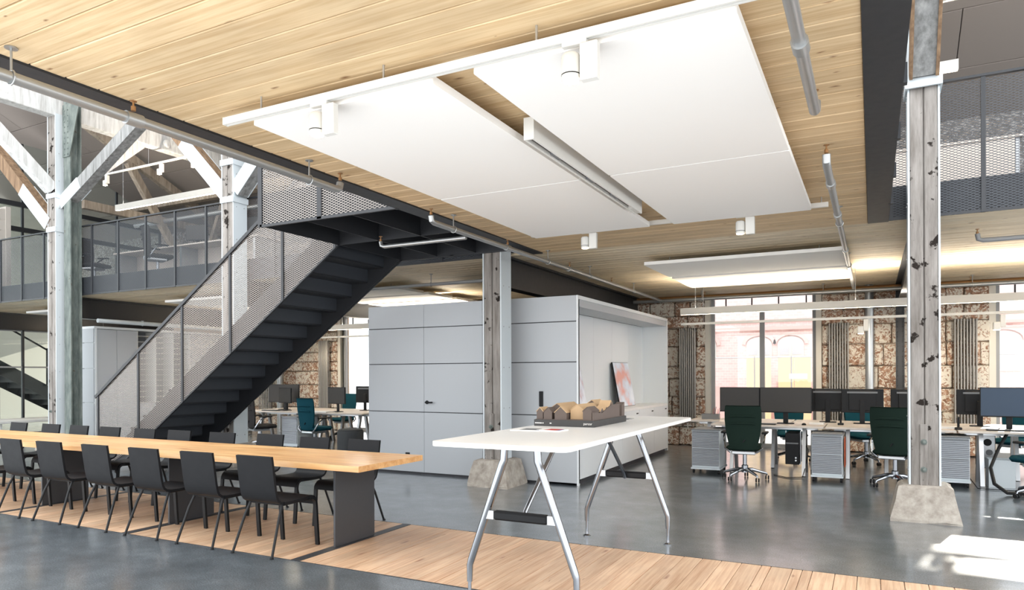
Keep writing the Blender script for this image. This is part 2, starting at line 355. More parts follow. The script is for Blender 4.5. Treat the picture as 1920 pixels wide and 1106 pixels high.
def dup(root, loc, rz, label, group=None):
    r = root.copy(); COL.objects.link(r); r.location = loc; r.rotation_euler = (0, 0, rz); r['label'] = label
    if group: r['group'] = group
    for ch in list(root.children):
        c = ch.copy(); COL.objects.link(c); c.parent = r
        for g in list(ch.children):
            d = g.copy(); COL.objects.link(d); d.parent = c
    return r
ORD = ['first', 'second', 'third', 'fourth', 'fifth', 'sixth', 'seventh', 'eighth', 'ninth', 'tenth', 'eleventh', 'twelfth']

# ------------------------------------------------------------------ key dimensions (metres)
ZC = 3.15            # underside of the timber deck
ZF = 3.51            # upper floor level
COLX = [.47, -4.56, -9.65, -14.72]; COLY = 8.37
YG = 8.57            # front edge of the gallery
YW = 14.8            # window wall
XL, XR = -4.16, .16  # edges of the bridge deck
SY0, SY1 = 4.20, 5.735   # timber strip in the floor

# ================================================================== SETTING
# ---- floor with timber strip
fl = new('floor', MB().box(-26, 9, 1.7, SY0, -.2, 0).box(-26, 9, SY1, 15.2, -.2, 0).box(-26, 9, SY0, SY1, -.2, -.036).mesh('floor'), 'polished_concrete')
tag(fl, 'dark grey polished concrete floor with a strip of larch boards', 'floor', kind='structure')
plates_x = [-4.165, -6.345, -8.575, -10.80]
x = -13.2; rnd = random.Random(3); k = 0
pm = {}
while x < 2.6:
    w = rnd.choice([.15, .15, .15, .15, .155, .155, .07])
    for px in plates_x:                                   # leave room for the flush steel strips
        if px - .05 < x + w and x < px + .05 + .001 and not (x >= px + .05): w = max(0, px - .05 - x)
    if w < .02:
        x = [px for px in plates_x if px - .051 <= x + w + .001 < px + .05][0] + .05; continue
    key = round(w, 3)
    if key not in pm:
        pm[key] = MB().cbox(-w / 2 + .002, w / 2 - .002, 0, SY1 - SY0 - .006, -.035, 0, .0025).mesh('floor_plank'); pm[key].materials.append(M['larch'])
    o = new('floor_plank', pm[key], None, fl, (x + w / 2, SY0 + .003, rnd.uniform(0, .002) + .001)); x += w
for px in plates_x:
    part('floor_plate', MB().box(px - .045, px + .045, SY0 + .004, SY1 - .004, -.03, .004), 'raw_steel', fl, label='flush dark steel strip between the floor boards')
for yy in (SY0, SY1):
    part('edge_trim', MB().box(-13.2, 2.6, yy - .004, yy + .004, -.03, .003), 'dark_steel', fl)

# ---- ceilings of boards
ce = new('ceiling', MB().box(XL + .14, XR - .14, -.4, YG, ZC + .04, ZF).mesh('ceiling'), 'dark_steel')
tag(ce, 'low ceiling of pale spruce boards over the foreground', 'ceiling', kind='structure')
bw = .186; L0 = (XR - .2) - (XL + .2)
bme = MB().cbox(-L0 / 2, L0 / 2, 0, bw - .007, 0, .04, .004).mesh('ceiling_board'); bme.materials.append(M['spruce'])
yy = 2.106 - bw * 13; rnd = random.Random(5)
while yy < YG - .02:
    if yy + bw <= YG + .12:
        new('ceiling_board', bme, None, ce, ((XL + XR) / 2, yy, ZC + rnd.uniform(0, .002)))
    yy += bw
cg = new('ceiling_gallery', MB().box(-20, 5.6, YG + .02, YW, ZC + .04, ZF - .04).mesh('ceiling_gallery'), 'dark_steel')
tag(cg, 'spruce board ceiling under the gallery along the window wall', 'ceiling', kind='structure')
g2 = MB().cbox(-2.52, 2.52, 0, bw - .009, 0, .04, .004).mesh('ceiling_board'); g2.materials.append(M['spruce_lit'])
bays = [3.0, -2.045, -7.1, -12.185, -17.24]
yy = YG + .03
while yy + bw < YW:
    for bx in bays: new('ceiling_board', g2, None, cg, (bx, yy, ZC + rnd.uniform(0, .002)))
    yy += bw
fg = new('floor_gallery', MB().box(-20, 5.6, YG + .05, YW, ZF - .035, ZF - .002).mesh('floor_gallery'), 'felt_dark'); tag(fg, 'dark floor of the gallery', 'floor', kind='structure')
# steel edges of the bridge
for xx, s, nm in ((XL, 1, 'left'), (XR, -1, 'right')):
    b = MB(); lo, hi = sorted((xx, xx + s * .2)); b.box(lo, hi, -.4, YG, ZC - .012, ZC + .02)
    lo, hi = sorted((xx, xx + s * .012)); b.box(lo, hi, -.4, YG, ZC + .02, ZF + .02)
    e = solo('edge_beam', b, 'black_steel', f'dark steel edge beam along the {nm} side of the low board ceiling', 'beam')
    yq = .3
    while yq < YG:
        part('bracket', MB().box(xx - .02, xx + .02, yq, yq + .05, ZC - .014, ZC + .10), 'black_steel', e, world=True); yq += 1.05

# ---- window wall
wb = new('wall_back', MB()
    .box(-20, -12.95, YW + .08, YW + .35, 0, ZC + .05).box(-10.85, -3.02, YW + .08, YW + .35, 0, ZC + .05).box(-.95, 1.92, YW + .08, YW + .35, 0, ZC + .05)
    .box(4.1, 9, YW + .08, YW + .35, 0, ZC + .05).box(-12.95, -10.85, YW + .08, YW + .35, 3.12, ZC + .05).box(-3.02, -.95, YW + .08, YW + .35, 3.12, ZC + .05).box(1.92, 4.1, YW + .08, YW + .35, 3.12, ZC + .05)
    .mesh('wall_back'), 'mortar')
tag(wb, 'rough sandstone window wall with traces of whitewash', 'wall', kind='structure')
def stones(x0, x1, seed, z1=ZC):
    rn = random.Random(seed); z = 0.
    while z < z1 - .05:
        h = min(rn.choice([.26, .3, .34, .38, .42]), z1 - z); x = x0 + rn.uniform(-.2, 0)
        while x < x1:
            w = rn.uniform(.26, .62); a, b = max(x, x0), min(x + w, x1)
            if b - a > .05:
                d = rn.uniform(0, .045); mb = MB(); g = .008
                mb.cbox(a + g, b - g, YW - d, YW + .12, z + g, z + h - g, rn.uniform(.015, .03))
                mb.v = [(p[0] + rn.uniform(-.008, .008), p[1] + rn.uniform(-.012, .012), p[2] + rn.uniform(-.008, .008)) for p in mb.v]
                cx, cz = (a + b) / 2, z + h / 2; mb.v = [(p[0] - cx, p[1] - YW, p[2] - cz) for p in mb.v]
                new('stone', mb.mesh('stone'), 'sandstone', wb, (cx, YW, cz))
            x += w
        z += h
stones(-4.6, -3.10, 11); stones(-.88, 1.85, 12); stones(-16.9, -13.05, 13)
# reveals
for i, xx in enumerate((-3.06, -.93, 1.88, -13.0)):
    part('plaster_reveal', MB().box(xx - .05, xx + .05, YW - .01, YW + .3, 0, 3.14), 'plaster', wb, world=True)
def window(n, x0, x1, label):
    w = thing('window_%d' % n, label, 'window', ((x0 + x1) / 2, YW + .16, 0), kind='structure')
    xm = (x0 + x1) / 2
    fr = MB()
    for a, b in ((x0, x0 + .07), (x1 - .07, x1)): fr.box(a, b, YW + .12, YW + .2, 0, 3.12)
    fr.box(x0 + .07, x1 - .07, YW + .12, YW + .2, 0, .08).box(x0 + .07, x1 - .07, YW + .12, YW + .2, 2.84, 2.90).box(x0 + .07, x1 - .07, YW + .12, YW + .2, 3.09, 3.12)
    part('frame', fr, 'frame_grey', w, world=True)
    part('mullion', MB().box(xm - .045, xm + .045, YW + .11, YW + .21, .08, 2.84), 'frame_grey', w, world=True)
    for k in range(4):
        xx = x0 + .3 + k * (x1 - x0 - .38) / 3.2
        part('glazing_bar', MB().box(xx - .012, xx + .012, YW + .14, YW + .18, 2.90, 3.09), 'dark_steel', w, world=True)
    for a, b, z0, z1 in ((x0 + .07, xm - .045, .08, 2.84), (xm + .045, x1 - .07, .08, 2.84), (x0 + .07, x1 - .07, 2.90, 3.09)):
        part('pane', MB().box(a, b, YW + .155, YW + .163, z0, z1), 'glass', w, world=True)
window(1, -3.01, -.98, 'tall grey-framed window with a pink brick facade outside')
window(2, 1.93, 4.05, 'tall grey-framed window at the right edge of the view')
window(3, -12.95, -10.85, 'tall window glaring white left of the grey room box')
# upper stone wall
uw = new('wall_upper', MB().box(-40, 9, YW, YW + .35, ZC + .06, 6.4).mesh('wall_upper'), 'rubble')
tag(uw, 'grey rubble stone wall of the upper floor behind the mesh railing', 'wall', kind='structure')
# roof: felt panels on a slope rising towards the viewer
RS = math.atan(.46); RY, RZ = YW, 6.05
rf = thing('roof', 'sloping roof underside of dark grey acoustic panels', 'roof', (0, RY, RZ), kind='structure')
pw, pl = 2.5, 1.2
rme = MB().cbox(0, pw - .012, 0, pl - .012, 0, .05, .006).mesh('roof_panel'); rme.materials.append(M['roof_felt'])
for j in range(6):
    for i in range(-12, 3):
        o = new('roof_panel', rme, None, rf); s = j * pl
        o.location = (i * pw + (1.25 if j % 2 else 0), -(s + pl) * math.cos(RS), (s + pl) * math.sin(RS)); o.rotation_euler = (-RS, 0, 0)
o = part('roof_deck', MB().box(-40, 9, 0, 7.2, .05, .12), 'felt_dark', rf); o.location = (0, -7.2 * math.cos(RS), 7.2 * math.sin(RS)); o.rotation_euler = (-RS, 0, 0)

# ================================================================== COLUMNS AND BEAMS
def column(i, label, top, base=True):
    cx = COLX[i]; c = thing('timber_column', label, 'column', (cx, COLY, 0), group='hall columns')
    hw, hd = .125, .14
    # split shaft: two timbers with a crack between
    sh = MB().cbox(-hw, -.006, -hd, hd, .30, top, .008).cbox(.004, hw, -hd, hd, .30, top, .008).box(-.02, .02, -hd + .03, hd - .03, .3, top)
    part('shaft', sh, 'old_timber', c)
    part('side_plate', MB().box(-hw - .018, -hw, -hd - .004, hd + .004, .33, top), 'white_steel', c)
    part('side_plate', MB().box(hw, hw + .018, -hd - .004, hd + .004, .33, top), 'white_steel', c)
    for s in (-1, 1):
        b = MB()
        for z in [.5 + .55 * k for k in range(int((top - .6) / .55))]:
            for y in (-.08, .08): b.lathe([(.009, 0), (.009, .006), (.004, .009)], 8, (s * (hw + .018), y, z), 'x') if s > 0 else b.lathe([(.004, -.009), (.009, -.006), (.009, 0)], 8, (s * (hw + .018), y, z), 'x')
        o = part('screw_heads', b, 'alu', c); o['kind'] = 'stuff'
    part('front_batten', MB().cbox(-.045, .025, -hd - .022, -hd, .34, .98, .006), 'old_timber', c)
    for z in (.52, .80): part('bolt', MB().lathe([(.03, 0), (.03, -.01), (.016, -.012), (.016, -.04), (.006, -.044)], 8, (-.01, -hd - .02, z), 'y'), 'rust_steel', c)
    if base:
        mb = MB(); rn = random.Random(i)
        pr = [(.31, 0), (.31, .02), (.27, .2), (.235, .34), (.2, .36)]
        V = []; F = []; n = 16
        for w, z in pr:
            for k in range(n):
                t = k / n * 4; sd = int(t); f = (t - sd) * 2 - 1
                x, y = [(f, -1), (1, f), (-f, 1), (-1, -f)][sd]
                q = 1 + rn.uniform(-.03, .03); V.append((x * w * q, y * w * q, z + (rn.uniform(-.01, .01) if 0 < z < .35 else 0)))
        for a in range(len(pr) - 1):
            for k in range(n): F.append((a * n + k, a * n + (k + 1) % n, (a + 1) * n + (k + 1) % n, (a + 1) * n + k))
        F += [tuple(range(n))[::-1], tuple(range((len(pr) - 1) * n, len(pr) * n))]
        part('footing', mb.add(V, F), 'rough_concrete', c, label='rough concrete footing')
    return c
c0 = column(0, 'cracked grey timber column between the desks at the right', 6.8)
c1 = column(1, 'peeling timber column in front of the grey room box', 6.8)
c2 = column(2, 'white-plated timber column behind the stair mesh', 6.8)
c3 = column(3, 'weathered timber column at the left beside a riveted steel post', 6.8)
def brace(c, p, q, w=.2, h=.2, mt='grey_timber', plate=None):
    d = part('brace', MB().bar(p, q, w, h), mt, c)
    if plate:
        p, q = Vector(p), Vector(q); m = p.lerp(q, plate)
        dd = (q - p).normalized(); sd = dd.cross(Vector((0, 0, 1))).normalized()
        for s in (-1, 1): part('brace_plate', MB().bar(p + sd * s * (w / 2 + .008), m + sd * s * (w / 2 + .008), .014, h + .01), 'white_steel', d)
    return d
def collar(c, z, hw=.16, hd=.165):
    part('collar', MB().cbox(-hw, hw, -hd, -hd + .03, z, z + .1, .004).cbox(-hw, hw, hd - .03, hd, z, z + .1, .004).box(-hw, -hw + .02, -hd + .03, hd - .03, z, z + .1).box(hw - .02, hw, -hd + .03, hd - .03, z, z + .1), 'white_steel', c)
# right column: brace straight towards the viewer
brace(c0, (0, -.15, 4.56), (0, -2.0, 6.8), .2, .22, 'grey_timber', .98); collar(c0, 4.40, .165, .2)
part('brace_edge', MB().bar((-.115, -.16, 4.54), (-.115, -2.0, 6.78), .03, .24), 'brown_timber', c0); part('brace_edge', MB().bar((.115, -.16, 4.54), (.115, -2.0, 6.78), .03, .24), 'brown_timber', c0)
# stair column
collar(c2, 4.42); collar(c2, 5.05)
brace(c2, (-.12, 0, 4.60), (-1.55, 0, 6.0), .2, .24, 'brown_timber', .75); brace(c2, (.12, 0, 4.62), (1.55, 0, 6.0), .2, .24, 'grey_timber', .75)
# left column
collar(c3, 5.10); collar(c3, 4.42)
brace(c3, (-.13, -.05, 4.60), (-2.6, -.05, 6.75), .2, .26, 'brown_timber', .38); brace(c3, (.13, .05, 5.0), (3.3, .05, 6.7), .2, .24, 'grey_timber', .2)
brace(c3, (0, .14, 5.28), (0, 1.75, 6.75), .2, .22, 'old_timber_white'); brace(c3, (0, -.14, 5.28), (0, -1.75, 6.75), .2, .22, 'old_timber_white')
# riveted post beside the left column, with gusset
rp_ = thing('riveted_steel_post', 'dark green-grey riveted steel post behind the left timber column', 'post', (-14.33, 8.42, 0))
part('web', MB().box(-.012, .012, -.1, .1, 0, 7.2), 'rust_steel', rp_)
for s in (-1, 1): part('flange', MB().box(-.11, .11, s * .1 - .012, s * .1 + .012, 0, 7.2), 'rust_steel', rp_)
part('gusset_plate', MB().prism([(-.12, 6.95), (.45, 6.95), (.11, 5.9), (-.12, 5.9)], -.13, -.115, 'y'), 'rust_steel', rp_)
rv = MB()
for k in range(9): rv.lathe([(.016, 0), (.012, -.01), (.004, -.014)], 7, (-.05, -.13, 5.95 + .11 * k), 'y').lathe([(.016, 0), (.012, -.01), (.004, -.014)], 7, (.06, -.13, 5.95 + .11 * k), 'y')
o = part('rivets', rv, 'rust_steel', rp_); o['kind'] = 'stuff'
# long timbers on top of the columns
for i, xx, nm in ((3, COLX[3], 'left column'), (2, COLX[2], 'stair column'), (0, COLX[0], 'right column')):
    solo('roof_beam', MB().cbox(xx - .13, xx + .13, 5.2, 14.6, 6.76, 7.12, .01), 'old_timber_white' if i else 'grey_timber', f'weathered longitudinal roof timber carried by the {nm}', 'beam')
for xx, zz, nm in ((-12.2, 5.95, 'in the middle'), (-17.3, 5.95, 'farthest left'), (-7.0, 5.95, 'nearest the stair landing')):
    t_ = thing('roof_truss', f'brown timber roof truss of the upper floor, {nm}', 'truss', (xx, 11.5, ZF))
    part('rafter', MB().bar((xx, 14.6, 5.9), (xx, 6.4, 9.6), .16, .22), 'truss_timber', t_, world=True)
    part('tie', MB().bar((xx, 14.6, 5.75), (xx, 10.4, 5.75), .16, .2), 'truss_timber', t_, world=True)
    part('strut', MB().bar((xx, 13.9, 3.6), (xx, 11.6, 7.1), .15, .18), 'truss_timber', t_, world=True)
    part('strut', MB().bar((xx - .9, 14.2, 3.6), (xx + 1.2, 13.6, 6.3), .14, .16), 'truss_timber', t_, world=True)
solo('purlin', MB().cbox(-19.8, -5, 13.1, 13.3, 6.35, 6.6, .01), 'truss_timber', 'brown timber purlin under the roof at the upper left', 'beam')
# steel beams under the gallery on the column lines
for i, xx in enumerate(COLX + [-19.8]):
    nm = ['right column', 'column at the grey box', 'stair column', 'left column', 'glass wall at the far left'][i]
    b = MB().box(xx - .09, xx + .09, COLY + .16, YW - .02, ZC - .03, ZC - .005).box(xx - .01, xx + .01, COLY + .16, YW - .02, ZC - .42, ZC - .03).box(xx - .09, xx + .09, COLY + .16, YW - .02, ZC - .44, ZC - .42)
    solo('steel_beam', b, 'dark_steel', f'dark steel beam running back under the gallery from the {nm}', 'beam')

# ================================================================== MESH RAILINGS
def railing(name, label, x0, x1, y, n, z0=ZC, z1=4.54):
    t = thing(name, label, 'railing', ((x0 + x1) / 2, y, z0))
    w = (x1 - x0) / n
    for k in range(n):
        part('mesh_panel', MB().box(x0 + k * w + .02, x0 + (k + 1) * w - .02, y - .001, y + .001, z0 + .02, z1 - .02), 'mesh_metal', t, world=True)
    for k in range(n + 1):
        xx = x0 + k * w; p = part('post', MB().box(xx - .02, xx + .02, y - .012, y + .022, z0, z1), 'dark_steel', t, world=True)
    part('top_rail', MB().box(x0, x1, y - .02, y + .03, z1, z1 + .025), 'dark_steel', t, world=True)
    part('bottom_rail', MB().box(x0, x1, y - .006, y + .02, z0, z0 + .03), 'dark_steel', t, world=True)
    part('slab_edge', MB().box(x0, x1, y + .03, y + .045, z0 + .03, z0 + .37), 'dark_steel', t, world=True)
    return t
railing('gallery_railing', 'dark mesh railing of the gallery at the upper left', -19.8, -4.75, YG, 18)
railing('gallery_railing', 'dark mesh railing of the gallery at the upper right', XR + .02, 5.2, YG, 6)

# ================================================================== STAIR
SN, SF = 6.83, 8.13      # near and far side
LX, LY0, LY1 = -6.0, 5.58, 8.13
st = thing('staircase', 'black steel staircase with mesh sides rising to a landing', 'staircase', (-9, 7.5, 0))
def low(x): return ZC - .69 * (LX - x)
def rail(x): return 1.208 + .668 * (x + 10.93)
for y, nm in ((SN, 'near'), (SF - .012, 'far')):
    x0 = LX - ZC / .69
    part('stringer', MB().prism([(LX, low(LX)), (LX, ZF), (LX - .35, ZF - .35 * .69 + .02), (x0 - .28, .17), (x0 - .28, 0), (x0, 0)], y, y + .014, 'y'), 'black_steel', st, world=True)
for k in range(17):
    xk = -9.57 + .2975 * (k - 4); zk = .91 + .1975 * (k - 4)
    tr = part('tread', MB().box(xk - .02, xk + .2975, SN + .016, SF - .014, zk + .165, zk + .1975), 'black_steel', st, world=True)
    part('riser', MB().box(xk, xk + .012, SN + .016, SF - .014, max(0, zk - .01), zk + .17), 'riser_steel_lit', tr, world=True)
# near side mesh between stringer and handrail, one panel per bay
px_ = [-10.93, -9.93, -8.93, -7.93, -6.94, LX - .04]
for y, side in ((SN - .02, 0), (SF + .02, 1)):
    for a, b in zip(px_[:-1], px_[1:]):
        part('mesh_panel', MB().prism([(a + .02, max(.02, low(a) + .01)), (b - .02, max(.02, low(b) + .01)), (b - .02, rail(b) - .02), (a + .02, rail(a) - .02)], y - .001, y + .001, 'y'), 'mesh_lit', st, world=True)
    for a in px_:
        part('post', MB().box(a - .02, a + .02, y - .018, y + .004, max(0, low(a)), rail(a)), 'dark_steel', st, world=True)
    part('handrail', MB().bar((px_[0] - .06, y, rail(px_[0] - .06)), (LX, y, rail(LX)), .05, .045), 'dark_steel', st, world=True)
    part('lower_edge', MB().bar((-10.5, y, low(-10.5)), (LX, y, low(LX)), .02, .02), 'dark_steel', st, world=True)
# landing
ld = part('landing', MB().box(LX, XL, LY0, LY1, ZF - .06, ZF), 'black_steel', st, world=True)
for x in (LX, LX + .62, LX + 1.24): part('rib', MB().box(x, x + .014, LY0, LY1, ZC, ZF - .06), 'black_steel', ld, world=True)
for y in (LY0, SN, LY1 - .012): part('rib', MB().box(LX, XL, y, y + .012, ZC, ZF - .06), 'black_steel', ld, world=True)
lm = (LX + XL) / 2 - .06
for a, b in ((LX + .02, lm), (lm, XL)):
    part('mesh_panel', MB().box(a + .015, b - .015, LY0 - .022, LY0 - .020, ZC + .01, 4.5), 'mesh_lit', st, world=True)
    part('mesh_panel', MB().box(a + .015, b - .015, LY1 + .020, LY1 + .022, ZC + .01, 4.5), 'mesh_lit', st, world=True)
for y in (LY0 - .02, LY1 + .02):
    for a in (LX, lm): part('post', MB().box(a - .03, a + .03, y - .012, y + .012, ZC - .01, 4.52), 'dark_steel', st, world=True)
    part('top_rail', MB().box(LX, XL, y - .02, y + .02, 4.52, 4.545), 'dark_steel', st, world=True)
    part('bottom_rail', MB().box(LX, XL, y - .012, y + .014, ZC - .015, ZC + .015), 'dark_steel', st, world=True)
part('mesh_panel', MB().box(LX - .022, LX - .02, LY0, SN - .05, ZC + .01, 4.5), 'mesh_lit', st, world=True)

# ================================================================== GREY ROOM BOX
BX0, BX1, BY0, BY1, BZ = -7.07, -3.518, 8.73, 13.35, 2.57
bx = thing('room_box', 'large light grey room box with panelled front and open niche', 'room box', ((BX0 + BX1) / 2, (BY0 + BY1) / 2, 0))
part('body', MB().box(BX0 + .022, BX1 - .505, BY0 + .022, BY1 - .002, .0, BZ - .012), 'joint_dark', bx, world=True)
zr = [(.03, .934), (.946, 1.664), (1.676, 2.214), (2.226, BZ)]
for a, b in ((BX0, -6.02), (-6.016, -5.0), (-4.996, BX1 - .024)):
    for z0, z1 in zr:
        if a == -6.016: continue
        part('front_panel', MB().cbox(a, b, BY0, BY0 + .02, z0, z1, .002), 'box_grey', bx, world=True)
dr = part('door', MB().cbox(-6.016, -5.0, BY0, BY0 + .02, .03, .934, .002).cbox(-6.016, -5.0, BY0, BY0 + .02, .946, 1.664, .002).cbox(-6.016, -5.0, BY0, BY0 + .02, 1.676, 2.214, .002), 'box_grey', bx, world=True)
part('front_panel', MB().cbox(-6.016, -5.0, BY0, BY0 + .02, 2.226, BZ, .002), 'box_grey', bx, world=True)
part('handle', MB().lathe([(.028, 0), (.028, -.012), (.012, -.014), (.012, -.05)], 12, (-5.96, BY0, 1.09), 'y').path([(-5.965, BY0 - .045, 1.09), (-5.84, BY0 - .045, 1.09)], .012, 8), 'plastic_black', dr, world=True, label='black lever handle')
for z in (.935, 1.665, 2.215): part('joint_profile', MB().box(BX0, BX1 - .02, BY0 + .006, BY0 + .021, z, z + .01), 'joint_dark', bx, world=True)
part('left_side', MB().box(BX0, BX0 + .02, BY0 + .021, BY1, .03, BZ), 'box_grey', bx, world=True)
part('edge_profile', MB().box(BX1 - .022, BX1, BY0 - .002, BY0 + .05, .0, BZ), 'box_white', bx, world=True)
part('roof_board', MB().box(BX1 - .5, BX1, BY0 + .05, BY1, BZ - .05, BZ), 'box_white', bx, world=True)
part('niche_end', MB().box(BX1 - .5, BX1, BY1 - .05, BY1, .03, BZ - .05), 'box_white', bx, world=True)
part('niche_end', MB().box(BX1 - .5, BX1 - .0, BY0 + .021, BY0 + .05, .03, BZ - .05), 'box_grey', bx, world=True)
part('niche_soffit', MB().box(BX1 - .46, BX1 - .015, BY0 + .05, BY1 - .05, BZ - .15, BZ - .05), 'box_grey', bx, world=True)
ny = [BY0 + .05 + k * (BY1 - BY0 - .1) / 5 for k in range(6)]
for a, b in zip(ny[:-1], ny[1:]):
    part('niche_back', MB().cbox(BX1 - .5, BX1 - .48, a + .002, b - .002, .9, BZ - .15, .001), 'box_white', bx, world=True)
    d = part('cabinet_door', MB().cbox(BX1 - .02, BX1, a + .003, b - .003, .08, .9, .002), 'box_white', bx, world=True)
    part('recessed_pull', MB().box(BX1 - .001, BX1 + .004, b - .16, b - .06, .83, .85), 'plastic_black', d, world=True)
part('plinth', MB().box(BX1 - .06, BX1 - .05, BY0 + .05, BY1 - .05, 0, .08), 'joint_dark', bx, world=True)
part('counter', MB().cbox(BX1 - .48, BX1 + .005, BY0 + .05, BY1 - .05, .9, .94, .003), 'laminate_white', bx, world=True)
part('switch_panel', MB().cbox(-4.095, -4.035, BY0 - .012, BY0, 1.06, 1.27, .003), 'plastic_black', bx, world=True, label='black switch panel')
part('socket', MB().cbox(-6.36, -6.28, BY0 - .01, BY0, .24, .32, .003), 'plastic_black', bx, world=True)
# pictures leaning in the niche
for y0, y1, h, m_, lb in ((9.15, 9.85, .72, 'picture_pale', 'pale unframed picture leaning at the near end of the niche'), (11.35, 12.2, .76, 'picture_red', 'glossy picture of a red house leaning in the middle of the niche')):
    t = thing('picture', lb, 'picture', (BX1 - .3, (y0 + y1) / 2, .94))
    part('board', MB().bar((BX1 - .30, (y0 + y1) / 2, .945), (BX1 - .44, (y0 + y1) / 2, .945 + h), y1 - y0, .02, ref=(1, 0, 0)), 'plastic_black', t, world=True)
    part('print', MB().bar((BX1 - .288, (y0 + y1) / 2, .95), (BX1 - .428, (y0 + y1) / 2, .94 + h), y1 - y0 - .02, .004, ref=(1, 0, 0)), m_, t, world=True)

# ================================================================== DINING TABLE AND CHAIRS
TX0, TX1, TY0, TY1, TZ = -12.3, -3.76, 4.51, 5.43, .748
dt = thing('dining_table', 'very long wooden table on black steel plates', 'table', ((TX0 + TX1) / 2, (TY0 + TY1) / 2, 0))
nb = 7; wv = (TY1 - TY0) / nb
for k in range(nb):
    o = part('top_board', MB().cbox(TX0, TX1, TY0 + k * wv, TY0 + (k + 1) * wv, TZ - .05, TZ, .0008), 'table_oak', dt, world=True)
for px in plates_x: part('leg_plate', MB().cbox(px - .01, px + .01, 4.67, 5.21, .004, TZ - .05, .002), 'raw_steel', dt, world=True)
part('under_frame', MB().box(TX0 + .5, plates_x[0], 4.9, 4.98, TZ - .09, TZ - .05), 'raw_steel', dt, world=True)

def dining_chair():
    t = thing('dining_chair', '', 'chair')
    back = [(.03, .828), (.043, .74), (.06, .62), (.072, .54), (.085, .485), (.10, .455), (.125, .437), (.16, .43)]
    seat = [(.158, .43), (.25, .427), (.36, .432), (.44, .44), (.475, .44), (.50, .431), (.516, .412), (.524, .385), (.526, .365)]
    part('backrest', MB().strip(back, -.207, .207, .022), 'shell_black', t, True)
    part('seat', MB().strip(seat, -.215, .215, .022), 'shell_black', t, True)
    for s in (-1, 1):
        l = part('leg', MB().path([(s * .185, .16, .418), (s * .20, .11, .31), (s * .228, .005, .012)], [.011, .0115, .011], 10), 'leg_black', t, True)
        part('foot', MB().lathe([(.016, 0), (.016, .008), (.012, .014)], 10, (s * .229, 0, 0)), 'plastic_black', l, True)
        l = part('leg', MB().strip([(.44, .427), (.48, .426), (.505, .412), (.518, .39), (.522, .36), (.536, .15), (.548, 0)], s * .21 - .018, s * .21 + .018, .022), 'leg_black', t, True)
    part('seat_frame', MB().path([(-.185, .16, .415), (.185, .16, .415)], .01, 8).path([(-.19, .17, .413), (-.2, .48, .42)], .01, 8).path([(.19, .17, .413), (.2, .48, .42)], .01, 8), 'leg_black', t, True)
    return t
dc = dining_chair(); first = True
near = [-4.59, -5.30, -6.03, -6.77, -7.54, -8.25, -8.97]; far = [-4.73, -5.41, -6.15, -6.86, -7.62, -8.28, -9.0, -9.68, -10.34, -11.15]
for row, xs in (('near', near), ('far', far)):
    for k, xx in enumerate(xs):
        lb = f'black dining chair on the {row} side of the long table, {ORD[k]} from its right end'
        loc = (xx, 4.145, .002 if row == 'near' else 0); rz = R(rnd.uniform(-1.5, 1.5))
        if row == 'far': loc = (xx, 5.87 if k == 2 else 5.80, 0); rz += math.pi
        if first: dc.location = loc; dc.rotation_euler = (0, 0, rz); dc['label'] = lb; dc['group'] = 'chairs along the long table'; first = False
        else: dup(dc, loc, rz, lb, 'chairs along the long table')

# ================================================================== HIGH WHITE TABLE
HX0, HX1, HY0, HY1, HZ = -2.385, -1.48, 3.51, 6.48, 1.10
ht = thing('high_table', 'white high table on polished splayed legs', 'table', ((HX0 + HX1) / 2, (HY0 + HY1) / 2, 0))
part('tabletop', MB().rbox(HX0, HX1, HY0, HY1, HZ - .028, HZ, .06, 6), 'laminate_white', ht, True, world=True)
xm = -1.985
for yf, s in ((3.95, 1), (6.07, -1)):
    part('mount', MB().box(xm - .3, xm + .3, yf - .04, yf + .04, HZ - .042, HZ - .028), 'alu', ht, world=True)
    for q in (-1, 1):
        l = part('leg', MB().path([(xm + q * .115, yf, 1.06), (xm + q * .12, yf, .955), (xm + q * .135, yf, .92), (xm + q * .365, yf, .29), (xm + q * .378, yf, .25), (xm + q * .38, yf, .14)], [.024, .025, .026, .024, .022, .018], 14), 'chrome', ht, True, world=True)
        part('foot', MB().path([(xm + q * .38, yf, .14), (xm + q * .38, yf, .02)], .012, 10).lathe([(.036, .002), (.036, .008), (.014, .02), (.01, .06)], 14, (xm + q * .38, yf, 0)), 'chrome', l, True, world=True)
        part('bracket', MB().bar((xm + q * .255, yf, .595), (xm + q * .19, yf, .595), .035, .055), 'alu', ht, world=True)
    part('crossbar', MB().cbox(xm - .19, xm + .19, yf - .025, yf + .025, .565, .625, .012), 'plastic_black', ht, world=True)
    part('rear_strut', MB().path([(xm, yf + s * .03, .57), (xm, yf + s * .06, .62), (xm, yf + s * .62, 1.06)], .016, 10), 'chrome', ht, True, world=True)

